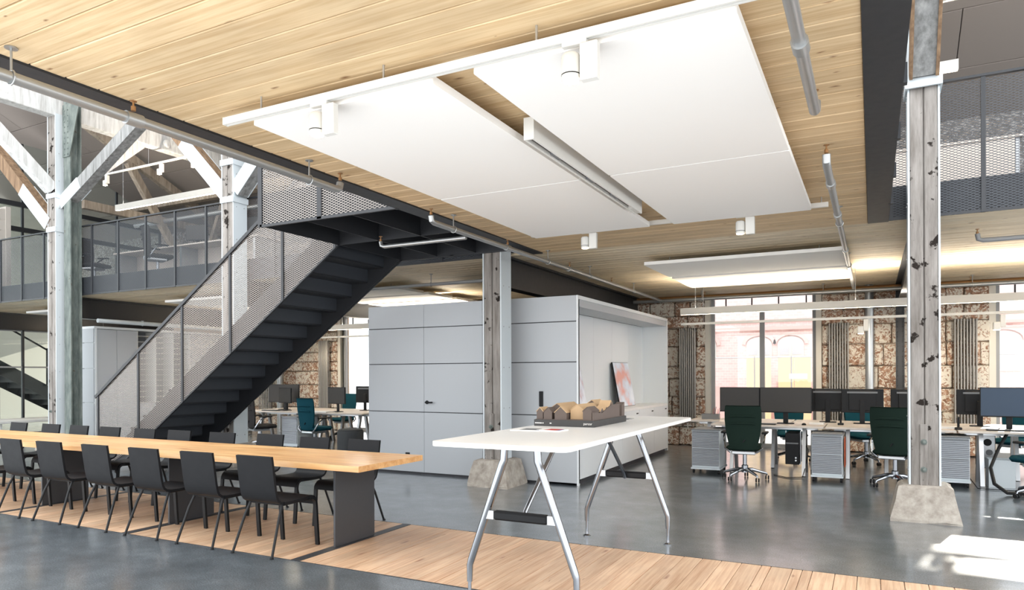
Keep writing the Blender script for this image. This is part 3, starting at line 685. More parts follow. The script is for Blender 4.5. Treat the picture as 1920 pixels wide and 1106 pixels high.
# architectural model on the high table
md = thing('building_model', 'dark wooden model of gabled buildings on a black base', 'model', (-2.1, 5.3, HZ))
mx0, mx1, my0, my1 = -2.36, -1.86, 4.93, 5.70
part('base', MB().cbox(mx0, mx1, my0, my1, HZ, HZ + .05, .002), 'model_base', md, world=True)
part('base_top', MB().box(mx0 + .01, mx1 - .01, my0 + .01, my1 - .01, HZ + .05, HZ + .054), 'model_dark', md, world=True)
def house(x0, x1, y0, y1, h, rh, roofm='model_wood', ridge='y', wall='model_dark'):
    z = HZ + .054
    b = part('house', MB().prism([(x0, z), (x1, z), (x1, z + h), ((x0 + x1) / 2, z + h + rh), (x0, z + h)], y0, y1, 'y') if ridge == 'y' else MB().prism([(y0, z), (y1, z), (y1, z + h), ((y0 + y1) / 2, z + h + rh), (y0, z + h)], x0, x1, 'x'), wall, md, world=True)
    m_ = MB(); e = .004
    if ridge == 'y':
        xc = (x0 + x1) / 2; m_.sheet([(x0 - e, z + h + .001), (xc, z + h + rh + .004), (x1 + e, z + h + .001)], y0 - .002, y1 + .002, .005, 'y')
    else:
        yc = (y0 + y1) / 2; m_.sheet([(y0 - e, z + h + .001), (yc, z + h + rh + .004), (y1 + e, z + h + .001)], x0 - .002, x1 + .002, .005, 'x')
    part('roof', m_, roofm, b, world=True)
house(-2.35, -2.295, 4.96, 5.10, .055, .03); house(-2.285, -2.215, 4.95, 5.06, .05, .035, 'model_dark'); house(-2.19, -2.09, 4.945, 5.15, .05, .045)
house(-2.08, -1.97, 5.0, 5.40, .07, .04, wall='model_wood'); house(-1.955, -1.885, 4.945, 5.10, .065, .03, 'model_dark'); house(-2.33, -2.18, 5.14, 5.5, .06, .05)
house(-1.95, -1.88, 5.12, 5.2, .055, .03, ridge='x'); house(-1.95, -1.88, 5.22, 5.3, .06, .03, ridge='x'); house(-1.97, -1.88, 5.32, 5.42, .08, .05, ridge='x'); house(-2.15, -1.98, 5.42, 5.62, .07, .06)
part('party_wall', MB().prism([(4.945, HZ + .054), (5.56, HZ + .054), (5.56, HZ + .155), (5.36, HZ + .155), (5.14, HZ + .10), (4.945, HZ + .11)], -1.88, -1.872, 'x'), 'model_dark', md, world=True)
part('party_wall', MB().prism([(5.62, HZ + .054), (5.69, HZ + .054), (5.69, HZ + .165), (5.62, HZ + .14)], -1.94, -1.872, 'x'), 'model_dark', md, world=True)
part('skylight', MB().box(-2.06, -2.03, 5.1, 5.3, HZ + .15, HZ + .156), 'paper', md, world=True)
def text(parent, s, loc, size, mt='paper', rot=(R(90), 0, 0)):
    cu = bpy.data.curves.new('lettering', 'FONT'); cu.body = s; cu.size = size; cu.extrude = .0004
    o = bpy.data.objects.new('lettering', cu); COL.objects.link(o); dg = bpy.context.evaluated_depsgraph_get(); me = bpy.data.meshes.new_from_object(o.evaluated_get(dg)); bpy.data.objects.remove(o)
    q = new('lettering', me, mt, parent, Vector(loc) - parent.location); q.rotation_euler = rot; return q
text(md, 'parcor', (-1.945, my0 - .001, HZ + .018), .026); [part('caption_mark', MB().box(a, b, my0 - .0012, my0, HZ + .02, HZ + .027), 'paper', md, world=True) for a, b in ((-2.35, -2.335), (-2.333, -2.315), (-2.313, -2.292), (-2.286, -2.277), (-2.225, -2.21))]
for k, (x0, x1, y0, y1, m_, lb) in enumerate(((-2.32, -2.10, 4.44, 4.63, 'paper', 'open white brochure lying on the high table'), (-2.12, -1.94, 4.47, 4.62, 'paper', 'printed magazine with a red cover lying on the high table'))):
    t = thing('magazine', lb, 'magazine', ((x0 + x1) / 2, (y0 + y1) / 2, HZ), R(4 - 9 * k))
    w, h = (x1 - x0) / 2, (y1 - y0) / 2
    part('pages', MB().box(-w, w, -h, h, .0 + k * .0, .006 + .002 * k), m_, t)
    part('cover_print', MB().box(-w * .4, w * .7, -h * .8, h * .7, .006 + .002 * k, .0068 + .002 * k), 'red_print' if k else 'plastic_grey', t)
    part('cover_print', MB().box(w * .72, w * .95, -h * .8, h * .3, .006 + .002 * k, .0068 + .002 * k), 'blue_print', t)
t = thing('cable_port', 'grey flap let into the far end of the high table', 'flap', (-1.97, 5.95, HZ)); part('lid', MB().cbox(-.06, .06, -.13, .13, 0, .004, .001), 'alu', t); part('slot', MB().box(-.05, .05, -.01, .01, .004, .005), 'plastic_black', t)

# ================================================================== CEILING FITTINGS
PZ = 3.02
def ceiling_panel(x0, x1, y0, y1, label, group, z=PZ):
    t = thing('ceiling_panel', label, 'panel', ((x0 + x1) / 2, (y0 + y1) / 2, z), group=group)
    part('panel_board', MB().rbox(x0, x1, y0, y1, z, z + .045, .015, 3), 'panel_white', t, world=True)
    for x in (x0 + .3, x1 - .3):
        for y in (y0 + .25, y1 - .25): part('hanger', MB().tube((x, y, z + .045), (x, y, ZC + .003), .004, 6), 'alu', t, world=True)
    return t
for (x0, x1), nm in (((-3.33, -2.03), 'left'), ((-1.785, -.50), 'right')):
    ceiling_panel(x0, x1, 3.03, 5.075, f'large white acoustic panel, near half of the {nm} pair over the white table', 'acoustic panels on the near ceiling')
    ceiling_panel(x0, x1, 5.09, 7.03, f'large white acoustic panel, far half of the {nm} pair over the white table', 'acoustic panels on the near ceiling')
for bay, nm in ((0, 'over the desks left of the cracked column'), (5.03, 'at the right edge over the desks'), (-5.06, 'above the grey room box'), (-10.15, 'beyond the stair'), (-15.2, 'over the cabinets at the left')):
    for j, (y0, y1) in enumerate(((9.48, 10.85), (11.0, 12.39))):
        if bay == -5.06: continue
        ceiling_panel(-2.83 + bay, -.30 + bay, y0, y1, f'long white acoustic panel {nm}, {"front" if j == 0 else "rear"} one', 'acoustic panels under the gallery')
for j in range(4):
    ceiling_panel(-10.6 + .0, -7.4, 9.9 + j * 1.0, 10.75 + j * 1.0, f'narrow white acoustic panel left of the grey room box, {ORD[j]} from the stair', 'narrow acoustic panels')
# light tracks
def track(x0, x1, y, label, z0=2.985):
    t = thing('light_track', label, 'light track', ((x0 + x1) / 2, y, z0))
    part('housing', MB().box(x0, x1, y - .019, y - .006, z0, z0 + .042).box(x0, x1, y + .006, y + .019, z0, z0 + .042).box(x0, x1, y - .006, y + .006, z0 + .028, z0 + .042), 'white_paint', t, world=True)
    part('slot', MB().box(x0 + .12, x1 - .05, y - .006, y + .006, z0 + .012, z0 + .028), 'plastic_black', t, world=True)
    part('end_cap', MB().box(x0 - .006, x0, y - .02, y + .02, z0 - .001, z0 + .043), 'white_paint', t, world=True)
    for x in [x0 + .3 + k * .9 for k in range(int((x1 - x0 - .3) / .9) + 1)]: part('hanger', MB().tube((x, y, z0 + .042), (x, y, ZC + .003), .006, 6), 'alu', t, world=True)
    return t
track(-3.505, -.06, 2.98, 'white light track along the near edge of the acoustic panels', 3.03)
track(-3.42, -.36, 7.12, 'white light track along the far edge of the acoustic panels', 3.055)
def spot(x, y, z, label, tilt=0):
    t = thing('track_spot', label, 'spotlight', (x, y, z), group='spotlights on the near tracks')
    part('adapter', MB().box(-.06, .06, -.014, .014, -.02, .0), 'white_paint', t)
    part('driver_box', MB().cbox(.03, .115, -.022, .022, -.19, -.02, .004), 'white_paint', t)
    h = part('lamp_head', MB().lathe([(.036, -.055), (.045, -.068), (.045, -.155), (.045, -.172), (.040, -.176)], 18, (-.02, 0, 0)), 'white_paint', t, True)
    part('ring', MB().lathe([(.0455, -.150), (.0455, -.155)], 18, (-.02, 0, 0)), 'plastic_black', h, True)
    part('lens', MB().lathe([(.038, -.177), (.036, -.181)], 18, (-.02, 0, 0)), 'spot_glow', h, True)
    l = bpy.data.lights.new('spot_lamp', 'SPOT'); l.energy = 25; l.spot_size = R(70); l.spot_blend = .6; l.color = (1, .88, .72); l.shadow_soft_size = .04
    o = bpy.data.objects.new('spot_lamp', l); COL.objects.link(o); o.parent = t; o.location = (-.02, 0, -.19)
    return t
spot(-2.75, 2.98, 3.03, 'white cylinder spotlight at the left on the near track'); spot(-1.21, 2.98, 3.03, 'white cylinder spotlight at the right on the near track')
spot(-2.76, 7.12, 3.055, 'small white spotlight at the left on the far track'); spot(-1.13, 7.12, 3.055, 'small white spotlight at the right on the far track')
# linear fitting between the panels
t = thing('linear_luminaire', 'white linear luminaire with black slot between the acoustic panels', 'lamp', (-1.91, 5.05, 2.975))
part('housing', MB().box(-1.945, -1.93, 3.93, 6.23, 2.975, 3.115).box(-1.89, -1.875, 3.93, 6.23, 2.975, 3.115).box(-1.93, -1.89, 3.945, 6.23, 3.02, 3.115).box(-1.93, -1.89, 3.93, 3.945, 2.975, 3.115).box(-1.93, -1.89, 6.0, 6.23, 2.98, 3.02), 'white_paint', t, world=True)
part('slot', MB().box(-1.93, -1.89, 3.945, 6.0, 3.0, 3.015), 'plastic_black', t, world=True)
for y in (4.3, 4.95, 5.5): part('louvre', MB().box(-1.928, -1.892, y, y + .14, 2.985, 3.0), 'plastic_grey', t, world=True)
for y in (4.2, 5.9): part('hanger', MB().tube((-1.91, y, 3.115), (-1.91, y, ZC + .003), .006, 6), 'alu', t, world=True)
# pendant bars with light on both sides
def pendant(x0, x1, y, z, label, h=.115, w=.07, wires=True, ztop=ZC):
    t = thing('pendant_luminaire', label, 'lamp', ((x0 + x1) / 2, y, z), group='pendant light bars')
    part('housing', MB().box(x0, x1, y - w / 2, y - w / 2 + .006, z, z + h).box(x0, x1, y + w / 2 - .006, y + w / 2, z, z + h).box(x0, x0 + .006, y - w / 2 + .006, y + w / 2 - .006, z, z + h).box(x1 - .006, x1, y - w / 2 + .006, y + w / 2 - .006, z, z + h).box(x0 + .006, x1 - .006, y - w / 2 + .006, y + w / 2 - .006, z + h * .4, z + h * .6), 'lamp_grey', t, world=True)
    part('diffuser', MB().box(x0 + .008, x1 - .008, y - w / 2 + .008, y + w / 2 - .008, z + .004, z + .012), 'lamp_glow', t, world=True)
    part('uplight', MB().box(x0 + .008, x1 - .008, y - w / 2 + .008, y + w / 2 - .008, z + h - .012, z + h - .004), 'uplight_glow', t, world=True)
    n = max(2, int((x1 - x0) / 1.6))
    for k in range(n):
        x = x0 + .25 + k * (x1 - x0 - .5) / (n - 1); part('wire', MB().tube((x, y, z + h * .6), (x, y, ztop), .0025, 5), 'alu', t, world=True)
    return t
pendant(-2.92, 4.9, 11.95, 2.51, 'long grey light bar hanging over the right-hand desks')
pendant(-19.2, -15.5, 11.95, 2.51, 'long grey light bar hanging beyond the wardrobe wall at the left')
pendant(-13.5, -7.3, 11.95, 2.51, 'long grey light bar hanging over the desks behind the stair')
def thin_track(x0, x1, y, z, label, spots=(), zt=ZC):
    t = thing('thin_light_track', label, 'light track', ((x0 + x1) / 2, y, z))
    part('rail', MB().box(x0, x1, y - .018, y + .018, z, z + .04), 'white_paint', t, world=True)
    for k in range(3):
        x = x0 + .4 + k * (x1 - x0 - .8) / 2; part('wire', MB().tube((x, y, z + .04), (x, y, zt), .003, 5), 'alu', t, world=True)
    for x in spots:
        p = part('spot_head', MB().cbox(x - .03, x + .04, y - .04, y + .04, z - .2, z - .01, .005).cbox(x - .12, x - .02, y - .04, y + .04, z - .24, z - .12, .012), 'white_paint', t, world=True)
        part('lens', MB().box(x - .11, x - .03, y - .03, y + .03, z - .245, z - .24), 'lamp_glow', p, world=True)
        l = bpy.data.lights.new('wall_spot', 'SPOT'); l.energy = 90; l.spot_size = R(85); l.spot_blend = .7; l.color = (1, .88, .70); l.shadow_soft_size = .05
        o = bpy.data.objects.new('wall_spot', l); COL.objects.link(o); o.parent = t; o.location = Vector((x - .07, y, z - .26)) - t.location
        o.rotation_euler = Vector((0, 2.2, -1.0)).to_track_quat('-Z', 'Y').to_euler()
thin_track(-3.12, 4.6, 12.8, 2.395, 'thin white track with two spots in front of the right-hand window piers', (-.1, 1.75))
thin_track(-13.9, -7.6, 12.8, 2.395, 'thin white track in front of the window left of the grey box', (-12.9,))

# ================================================================== PIPES
def pipe(name, label, pts, r=.028, mt='galv', hang=(), heads=(), zt=ZC, sleeves=()):
    a = Vector(pts[0]); t = thing(name, label, 'pipe', pts[0])
    part('tube', MB().path(pts, r, 14), mt, t, True, world=True)
    for h in hang:
        h = Vector(h); p = part('hanger', MB().tube((h.x, h.y, h.z + r), (h.x, h.y, zt), .006, 8).lathe([(.03, -.006), (.03, 0)], 12, (h.x, h.y, zt)), mt, t, True, world=True)
        part('clamp', MB().path([(h.x + (r + .006) * math.cos(q * math.pi / 6), h.y, h.z + (r + .006) * math.sin(q * math.pi / 6)) for q in range(12)] + [(h.x + r + .006, h.y, h.z)], .005, 6) if abs(pts[-1][1] - pts[0][1]) > abs(pts[-1][0] - pts[0][0]) else MB().path([(h.x, h.y + (r + .006) * math.cos(q * math.pi / 6), h.z + (r + .006) * math.sin(q * math.pi / 6)) for q in range(12)] + [(h.x, h.y + r + .006, h.z)], .005, 6), mt, p, True, world=True)
    for h in heads:
        h = Vector(h); part('sprinkler_head', MB().lathe([(.014, 0), (.014, .025), (.006, .03), (.006, .05), (.02, .054), (.02, .058)], 10, (h.x, h.y, h.z + r)), 'brass', t, True, world=True)
    for h in sleeves:
        h = Vector(h); d = (Vector(pts[-1]) - a).normalized(); part('sleeve', MB().tube(h - d * .05, h + d * .05, r * 1.3, 14), mt, t, True, world=True)
    return t
zp = 3.0; xp = -3.83
pipe('sprinkler_pipe', 'galvanised sprinkler pipe along the left ceiling edge in the foreground', [(xp, .5, zp), (xp, 4.33, zp), (xp, 4.37, zp + .015), (xp, 4.38, zp + .06)], .03, hang=[(xp, 1.95, zp), (xp, 4.03, zp)], heads=[(xp, 2.6, zp + .02), (xp, 4.38, zp + .05)], sleeves=[(xp, 2.6, zp)])
pipe('sprinkler_pipe', 'galvanised sprinkler pipe passing the column at the grey box towards the windows', [(xp, 5.69, zp + .06), (xp, 5.70, zp + .015), (xp, 5.74, zp), (xp, 14.0, zp)], .028, hang=[(xp, 6.1, zp), (xp, 8.45, zp), (xp, 10.0, zp), (xp, 12.2, zp)], heads=[(xp, 5.69, zp + .04), (xp, 7.3, zp + .01), (xp, 9.2, zp + .01), (xp, 11.0, zp + .01)], sleeves=[(xp, 7.3, zp), (xp, 9.2, zp)])
pipe('sprinkler_pipe', 'short sprinkler branch pipe crossing under the stair landing', [(-5.0, 6.4, 3.03), (-4.99, 6.4, 2.985), (-4.95, 6.4, 2.97), (xp - .03, 6.4, 2.97)], .022, heads=[(-5.0, 6.4, 3.01)])
xq = -.285
pipe('sprinkler_pipe', 'galvanised pipe at the top right under the board ceiling', [(xq, .5, 2.985), (xq, 4.28, 2.985), (xq, 4.32, 3.0), (xq, 4.33, 3.05)], .03, hang=[(xq, 2.4, 2.985)], heads=[(xq, 4.33, 3.03)], sleeves=[(xq, 3.4, 2.985)])
pipe('sprinkler_pipe', 'galvanised pipe running back from the far right panel corner to the windows', [(xq, 5.40, 3.05), (xq, 5.41, 3.0), (xq, 5.45, 2.985), (xq, 13.5, 2.985)], .028, hang=[(xq, 7.6, 2.985), (xq, 10.6, 2.985)], heads=[(xq, 5.40, 3.03)], sleeves=[(xq, 7.2, 2.985), (xq, 9.3, 2.985), (xq, 6.0, 2.985)])
pipe('sprinkler_pipe', 'dark sprinkler pipe at the right edge behind the cracked column', [(1.05, 9.35, 3.06), (1.06, 9.35, 3.0), (1.1, 9.35, 2.985), (4.6, 9.35, 2.985)], .026, mt='frame_grey', hang=[(2.1, 9.35, 2.985)], heads=[(1.05, 9.35, 3.03)])
for k, (yy, zz, rr, mt_, nm) in enumerate(((14.0, 2.99, .035, 'galv', 'front'), (14.25, 3.05, .045, 'brass', 'rear brass-coloured'))):
    pipe('heating_pipe', f'{nm} pipe running along the top of the window wall', [(-4.4, yy, zz), (4.8, yy, zz)], rr, mt_, hang=[(-3.0, yy, zz), (-.8, yy, zz), (1.5, yy, zz)])
pipe('heating_pipe', 'grey pipe under the ceiling left of the grey box', [(-10.9, 9.5, 2.98), (-4.9, 9.5, 2.98)], .026, 'frame_grey', hang=[(-7.9, 9.5, 2.98), (-6.4, 9.5, 2.98)])
pipe('heating_pipe', 'white pipe under the steel beam above the left cabinets', [(-14.3, 8.9, 2.66), (-14.3, 14.4, 2.66)], .045, 'white_steel', hang=[(-14.3, 9.9, 2.66), (-14.3, 11.6, 2.66)], zt=2.72)
pipe('duct_pipe', 'fat galvanised vertical duct on the stone pier', [(-.05, 14.6, 0), (-.05, 14.6, ZC)], .075, 'galv', sleeves=[(-.05, 14.6, 2.75)])
pipe('duct_pipe', 'galvanised vertical duct on the stone pier behind the stair', [(-15.0, 14.6, 0), (-15.0, 14.6, ZC)], .09, 'galv')
pipe('bent_pipe', 'dark bent pipe pair rising from the grey box behind the column', [(-5.15, 9.4, 2.57), (-5.15, 9.4, 2.85), (-5.12, 9.4, 2.89), (-4.9, 9.4, 2.9)], .02, 'frame_grey')
# riveted wall stanchion
t = thing('riveted_stanchion', 'dark riveted steel stanchion on the stone pier', 'post', (.45, 14.62, 0))
part('channel', MB().box(-.065, .065, -.02, .02, 0, ZC).box(-.07, -.055, -.05, .05, 0, ZC).box(.055, .07, -.05, .05, 0, ZC), 'dark_steel', t)
rv = MB()
for k in range(34): rv.lathe([(.012, 0), (.008, -.008)], 6, (-.045, -.02, .1 + k * .09), 'y').lathe([(.012, 0), (.008, -.008)], 6, (.045, -.02, .1 + k * .09), 'y')
o = part('rivets', rv, 'dark_steel', t); o['kind'] = 'stuff'

# ================================================================== RADIATORS
def radiator(x0, x1, z0, z1, label, y=14.66):
    t = thing('column_radiator', label, 'radiator', ((x0 + x1) / 2, y, z0), group='tall column radiators')
    n = 8; w = (x1 - x0) / n
    me = MB().path([(0, -.03, 0), (0, -.03, z1 - z0)], .014, 8).path([(0, .03, 0), (0, .03, z1 - z0)], .014, 8).mesh('radiator_column', True); me.materials.append(M['radiator_steel'])
    for k in range(n): new('radiator_column', me, None, t, (-(x1 - x0) / 2 + (k + .5) * w, 0, 0))
    for z in (.02, z1 - z0 - .02): part('header', MB().path([(-(x1 - x0) / 2, 0, z), ((x1 - x0) / 2, 0, z)], .02, 8), 'radiator_steel', t, True)
    part('valve', MB().path([(0, 0, 0), (0, 0, -.12)], .014, 8).path([(-.08, 0, -.06), (.08, 0, -.06)], .012, 8), 'white_paint', t, True)
    return t
radiator(-3.62, -3.27, .48, 2.46, 'tall column radiator on the stone pier beside the grey box'); radiator(-.755, -.39, .48, 2.46, 'tall column radiator on the pier left of the vertical duct')
radiator(1.28, 1.65, .48, 2.46, 'tall column radiator right of the cracked column'); radiator(-13.6, -13.25, .48, 2.46, 'tall column radiator seen under the stair'); radiator(-15.9, -15.4, .48, 2.46, 'tall column radiator just under the stair stringer')

# ================================================================== OFFICE FURNITURE
DZ = .74
def desk(x0, x1, y0, y1, label, grp):
    t = thing('office_desk', label, 'desk', ((x0 + x1) / 2, (y0 + y1) / 2, 0), group=grp)
    part('desktop', MB().cbox(x0, x1, y0, y1, DZ - .03, DZ, .004), 'desk_wood', t, world=True)
    part('under_rail', MB().box(x0 + .1, x1 - .1, (y0 + y1) / 2 - .03, (y0 + y1) / 2 + .03, DZ - .08, DZ - .03), 'alu', t, world=True)
    for x in (x0 + .28, x1 - .28):
        for yy, s in ((y0 + .3, -1), (y1 - .3, 1)): part('leg', MB().bar((x, yy, DZ - .04), (x, yy + s * .16, 0), .05, .06, ref=(0, 1, 0)), 'alu', t, world=True)
    return t
G1 = 'desks in front of the right-hand windows'
for k, (a, b) in enumerate(((-2.2, -.62), (-.60, .98), (1.0, 2.58))):
    desk(a, b, 10.85, 11.60, f'pale desk of the front row right of the grey box, {ORD[k]} from the left', G1)
for k, (a, b) in enumerate(((-2.72, -1.14), (-1.12, .46), (.48, 2.06))):
    desk(a, b, 11.64, 12.40, f'pale desk of the row nearest the windows, {ORD[k]} from the left', G1)
desk(-12.3, -10.7, 10.9, 11.65, 'pale desk behind the stair with a dark monitor pair', 'desks behind the stair'); desk(-10.68, -9.0, 10.9, 11.65, 'pale desk between the stair and the grey box', 'desks behind the stair')
desk(-12.3, -10.7, 11.7, 12.45, 'pale desk behind the stair nearest the windows', 'desks behind the stair'); desk(-10.68, -9.0, 11.7, 12.45, 'pale window-side desk beside the grey box', 'desks behind the stair')

def office_chair(name, fabric):
    t = thing(name, '', 'office chair')
    prof = [(-.30, 1.06), (-.275, 1.05), (-.262, .98), (-.25, .85), (-.235, .72), (-.225, .60), (-.225, .50), (-.21, .44)]
    # tall back: narrow at the bottom, wide at shoulder height
    V = []; F = []; n = len(prof); ws = [.22, .235, .245, .245, .235, .215, .19, .15]; m = 7
    for side, th in ((0, -.022), (1, .03)):
        for i, (y, z) in enumerate(prof):
            for k in range(m):
                f = k / (m - 1) * 2 - 1; V.append((f * ws[i], y + th * (1 - .5 * abs(f) ** 3) + .03 * f * f, z))
    for s in (0, 1):
        for i in range(n - 1):
            for k in range(m - 1):
                a = s * n * m + i * m + k; q = (a, a + 1, a + m + 1, a + m); F.append(q if s else q[::-1])
    for i in range(n - 1):
        for k in (0, m - 1):
            a = i * m + k; b_ = n * m + a; F.append((a, a + m, b_ + m, b_))
    for k in range(m - 1):
        for i in (0, n - 1):
            a = i * m + k; b_ = n * m + a; F.append((a, a + 1, b_ + 1, b_))
    bk = part('backrest', MB().add(V, F), fabric, t, True)
    for z in (.90, .80): part('cushion_roll', MB().path([(-.17, -.268 + (.90 - z) * .1, z), (-.1, -.282 + (.9 - z) * .1, z + .012), (.1, -.282 + (.9 - z) * .1, z + .012), (.17, -.268 + (.9 - z) * .1, z)], [.008, .016, .016, .008], 8), fabric, bk, True)
    part('lever', MB().bar((-.0, -.25, .545), (.03, -.255, .585), .018, .012), 'plastic_black', bk)
    part('seat', MB().cbox(-.235, .235, -.20, .27, .42, .50, .035), fabric, t, True)
    part('tilt_mechanism', MB().cbox(-.16, .16, -.2, .14, .37, .42, .01), 'alu', t)
    for s in (-1, 1):
        a = part('armrest', MB().path([(s * .17, -.2, .40), (s * .245, -.2, .46), (s * .275, -.12, .60), (s * .275, .0, .655)], .014, 8), 'chrome', t, True)
        part('arm_pad', MB().cbox(s * .275 - .04, s * .275 + .04, -.13, .13, .655, .685, .01), 'plastic_black', a)
    part('gas_column', MB().lathe([(.045, .10), (.045, .20), (.028, .21), (.028, .38)], 14), 'chrome', t, True)
    for k in range(5):
        q = 2 * math.pi * k / 5 + .35; c, s_ = math.cos(q), math.sin(q)
        l = part('base_arm', MB().path([(0, 0, .135), (.1 * c, .1 * s_, .14), (.30 * c, .30 * s_, .085), (.31 * c, .31 * s_, .06)], [.03, .026, .016, .012], 8), 'chrome', t, True)
        cx, cy = .31 * c, .31 * s_; w = MB()
        for e in (-1, 1): w.lathe([(.028, -.009), (.028, .009)], 12, (cx + e * .017, cy, .03), 'x')
        part('caster', w, 'plastic_black', l, True)
    return t
oc = {}
def place_chair(kind, x, y, rz, label, grp):
    fab = {'green': 'fabric_green', 'teal': 'fabric_teal', 'char': 'fabric_char'}[kind]
    if kind not in oc:
        t = office_chair('office_chair', fab); t.location = (x, y, 0); t.rotation_euler = (0, 0, R(rz)); t['label'] = label; t['group'] = grp; oc[kind] = t
    else: dup(oc[kind], (x, y, 0), R(rz), label, grp)
GO = 'swivel office chairs'
place_chair('green', -1.62, 10.33, 3, 'dark green swivel chair with its back to the viewer at the left desk', GO)
place_chair('green', .26, 10.55, -14, 'dark green swivel chair half hidden by the cracked column', GO)
place_chair('teal', 1.80, 10.25, 40, 'teal swivel chair cut off by the right picture edge', GO)
place_chair('teal', -1.25, 12.85, 195, 'teal swivel chair on the window side behind the left desk', GO)
place_chair('teal', -.1, 12.95, 215, 'teal swivel chair by the stone pier behind the pedestal', GO)
place_chair('teal', 1.9, 12.9, 150, 'teal swivel chair by the right-hand window', GO)
place_chair('char', -11.22, 10.38, -22, 'charcoal swivel chair just right of the stair stringer', GO)
place_chair('teal', -9.78, 10.42, -8, 'teal swivel chair between the stair and the grey box', GO)
place_chair('teal', -11.2, 12.85, 170, 'teal swivel chair behind the monitors near the grey box', GO)

def pedestal(x0, x1, y0, y1, label, h=.62):
    t = thing('drawer_pedestal', label, 'pedestal', ((x0 + x1) / 2, (y0 + y1) / 2, 0), group='rolling drawer pedestals')
    part('body', MB().cbox(x0, x1, y0 + .02, y1, .09, h + .03, .006), 'white_steel', t, world=True)
    part('top', MB().cbox(x0 - .004, x1 + .004, y0, y1, h + .03, h + .05, .004), 'plastic_grey', t, world=True)
    for a, b in ((.12, .38), (.39, h + .02)):
        d = part('drawer', MB().box(x0 + .008, x1 - .008, y0 + .012, y0 + .02, a, b), 'tambour', t, world=True)
        n = int((b - a) / .024)
        for k in range(n): part('rib', MB().path([(x0 + .01, y0 + .01, a + .012 + k * .024), (x1 - .01, y0 + .01, a + .012 + k * .024)], .009, 6), 'tambour', d, True, world=True)
        part('pull', MB().box(x0 + .02, x1 - .02, y0 - .004, y0 + .012, b - .014, b - .004), 'plastic_grey', d, world=True)
    part('base', MB().box(x0 - .01, x1 + .01, y0, y1, .065, .09), 'white_steel', t, world=True)
    for x in (x0 + .02, x1 - .02):
        for y in (y0 + .06, y1 - .06): part('caster', MB().lathe([(.03, -.012), (.03, .012)], 12, (x, y, .03), 'x').box(x - .008, x + .008, y - .01, y + .01, .03, .066), 'plastic_black', t, True, world=True)
pedestal(-2.44, -2.03, 10.62, 11.2, 'ribbed grey pedestal left of the green chair'); pedestal(-.76, -.37, 10.52, 11.1, 'ribbed grey pedestal with an orange file hung beside it')
pedestal(.74, 1.12, 10.75, 11.3, 'ribbed pedestal right behind the cracked column'); pedestal(-10.76, -10.34, 10.5, 11.1, 'ribbed pedestal beside the charcoal chair behind the stair')
solo('hanging_file', MB().cbox(-.355, -.34, 10.7, 11.0, .2, .6, .004), 'orange_fabric', 'orange file bag hanging at the right side of a pedestal', 'bag')
def monitor(x, y, rz, label, w=.58, h=.36, mt='screen', z=DZ):
    t = thing('monitor', label, 'monitor', (x, y, z), R(rz), group='desk monitors')
    part('foot', MB().rbox(-.12, .12, -.08, .09, 0, .012, .03), 'plastic_black', t)
    part('stand', MB().cbox(-.035, .035, .02, .045, .012, .36, .004), 'plastic_black', t)
    c = part('case', MB().cbox(-w / 2, w / 2, -.02, .012, .165, .165 + h, .006).cbox(-w * .32, w * .32, .012, .03, .2, .14 + h, .006), 'plastic_black', t)
    part('screen', MB().box(-w / 2 + .012, w / 2 - .012, -.0215, -.02, .182, .165 + h - .012), mt, c)
    part('back_bar', MB().box(-w * .36, w * .36, .03, .036, .1 + h, .125 + h), 'plastic_grey', c)
monitor(-1.85, 11.33, 0, 'dark monitor left of the window mullion over the green chair', .60, .385); monitor(-1.18, 11.33, 0, 'dark monitor right of the window mullion over the green chair', .74, .385)
monitor(-.62, 11.9, 180, 'monitor seen from behind at the right edge of the window', .58, .36); monitor(-.14, 11.75, 180, 'monitor seen from behind in front of the vertical duct', .57, .36); monitor(.52, 11.75, 180, 'monitor seen from behind beside the cracked column', .57, .36)
monitor(1.62, 11.3, -4, 'large blue-grey monitor at the right picture edge', .66, .40, 'screen_blue'); monitor(1.35, 11.85, 180, 'monitor seen from behind left of the blue-grey one', .56, .36)
monitor(-11.75, 11.55, 10, 'wide dark monitor behind the charcoal chair', .8, .40); monitor(-11.35, 11.2, -16, 'tilted dark monitor in front of the wide one behind the stair', .52, .33); monitor(-9.95, 11.25, -10, 'dark monitor right of the teal chair behind the stair', .56, .35); monitor(-9.75, 11.95, 180, 'monitor seen from behind next to the grey box', .55, .36); monitor(-9.2, 11.95, 180, 'monitor half hidden by the grey box', .5, .36)
# computer towers under the desks
def tower(x, y, z, label, w=.19, back=False):
    t = thing('computer_tower', label, 'computer', (x, y, z), group='computer towers under the desks')
    part('case', MB().cbox(-w / 2, w / 2, -.22, .22, 0, .46, .006), 'plastic_black', t)
    if back:
        part('rear_plate', MB().box(-w / 2 + .01, w / 2 - .01, -.224, -.22, .01, .45), 'alu', t); part('fan_grille', MB().lathe([(.05, -.226), (.05, -.224)], 16, (0, 0, .36), 'y'), 'plastic_black', t); part('fan_grille', MB().lathe([(.042, -.226), (.042, -.224)], 16, (.02, 0, .22), 'y'), 'plastic_grey', t)
    else:
        part('front_trim', MB().box(-w / 2 + .01, w / 2 - .01, -.224, -.22, .30, .32), 'plastic_grey', t)
        for q in (.06, .10): part('button', MB().lathe([(.012, -.228), (.012, -.22)], 10, (.05, 0, q), 'y'), 'alu', t)
    part('holder', MB().box(-w / 2 - .01, w / 2 + .01, -.06, -.03, -.015, 0).box(-w / 2 - .012, -w / 2 - .002, -.06, -.03, -.015, DZ - .09 - z).box(w / 2 + .002, w / 2 + .012, -.06, -.03, -.015, DZ - .09 - z), 'alu', t)
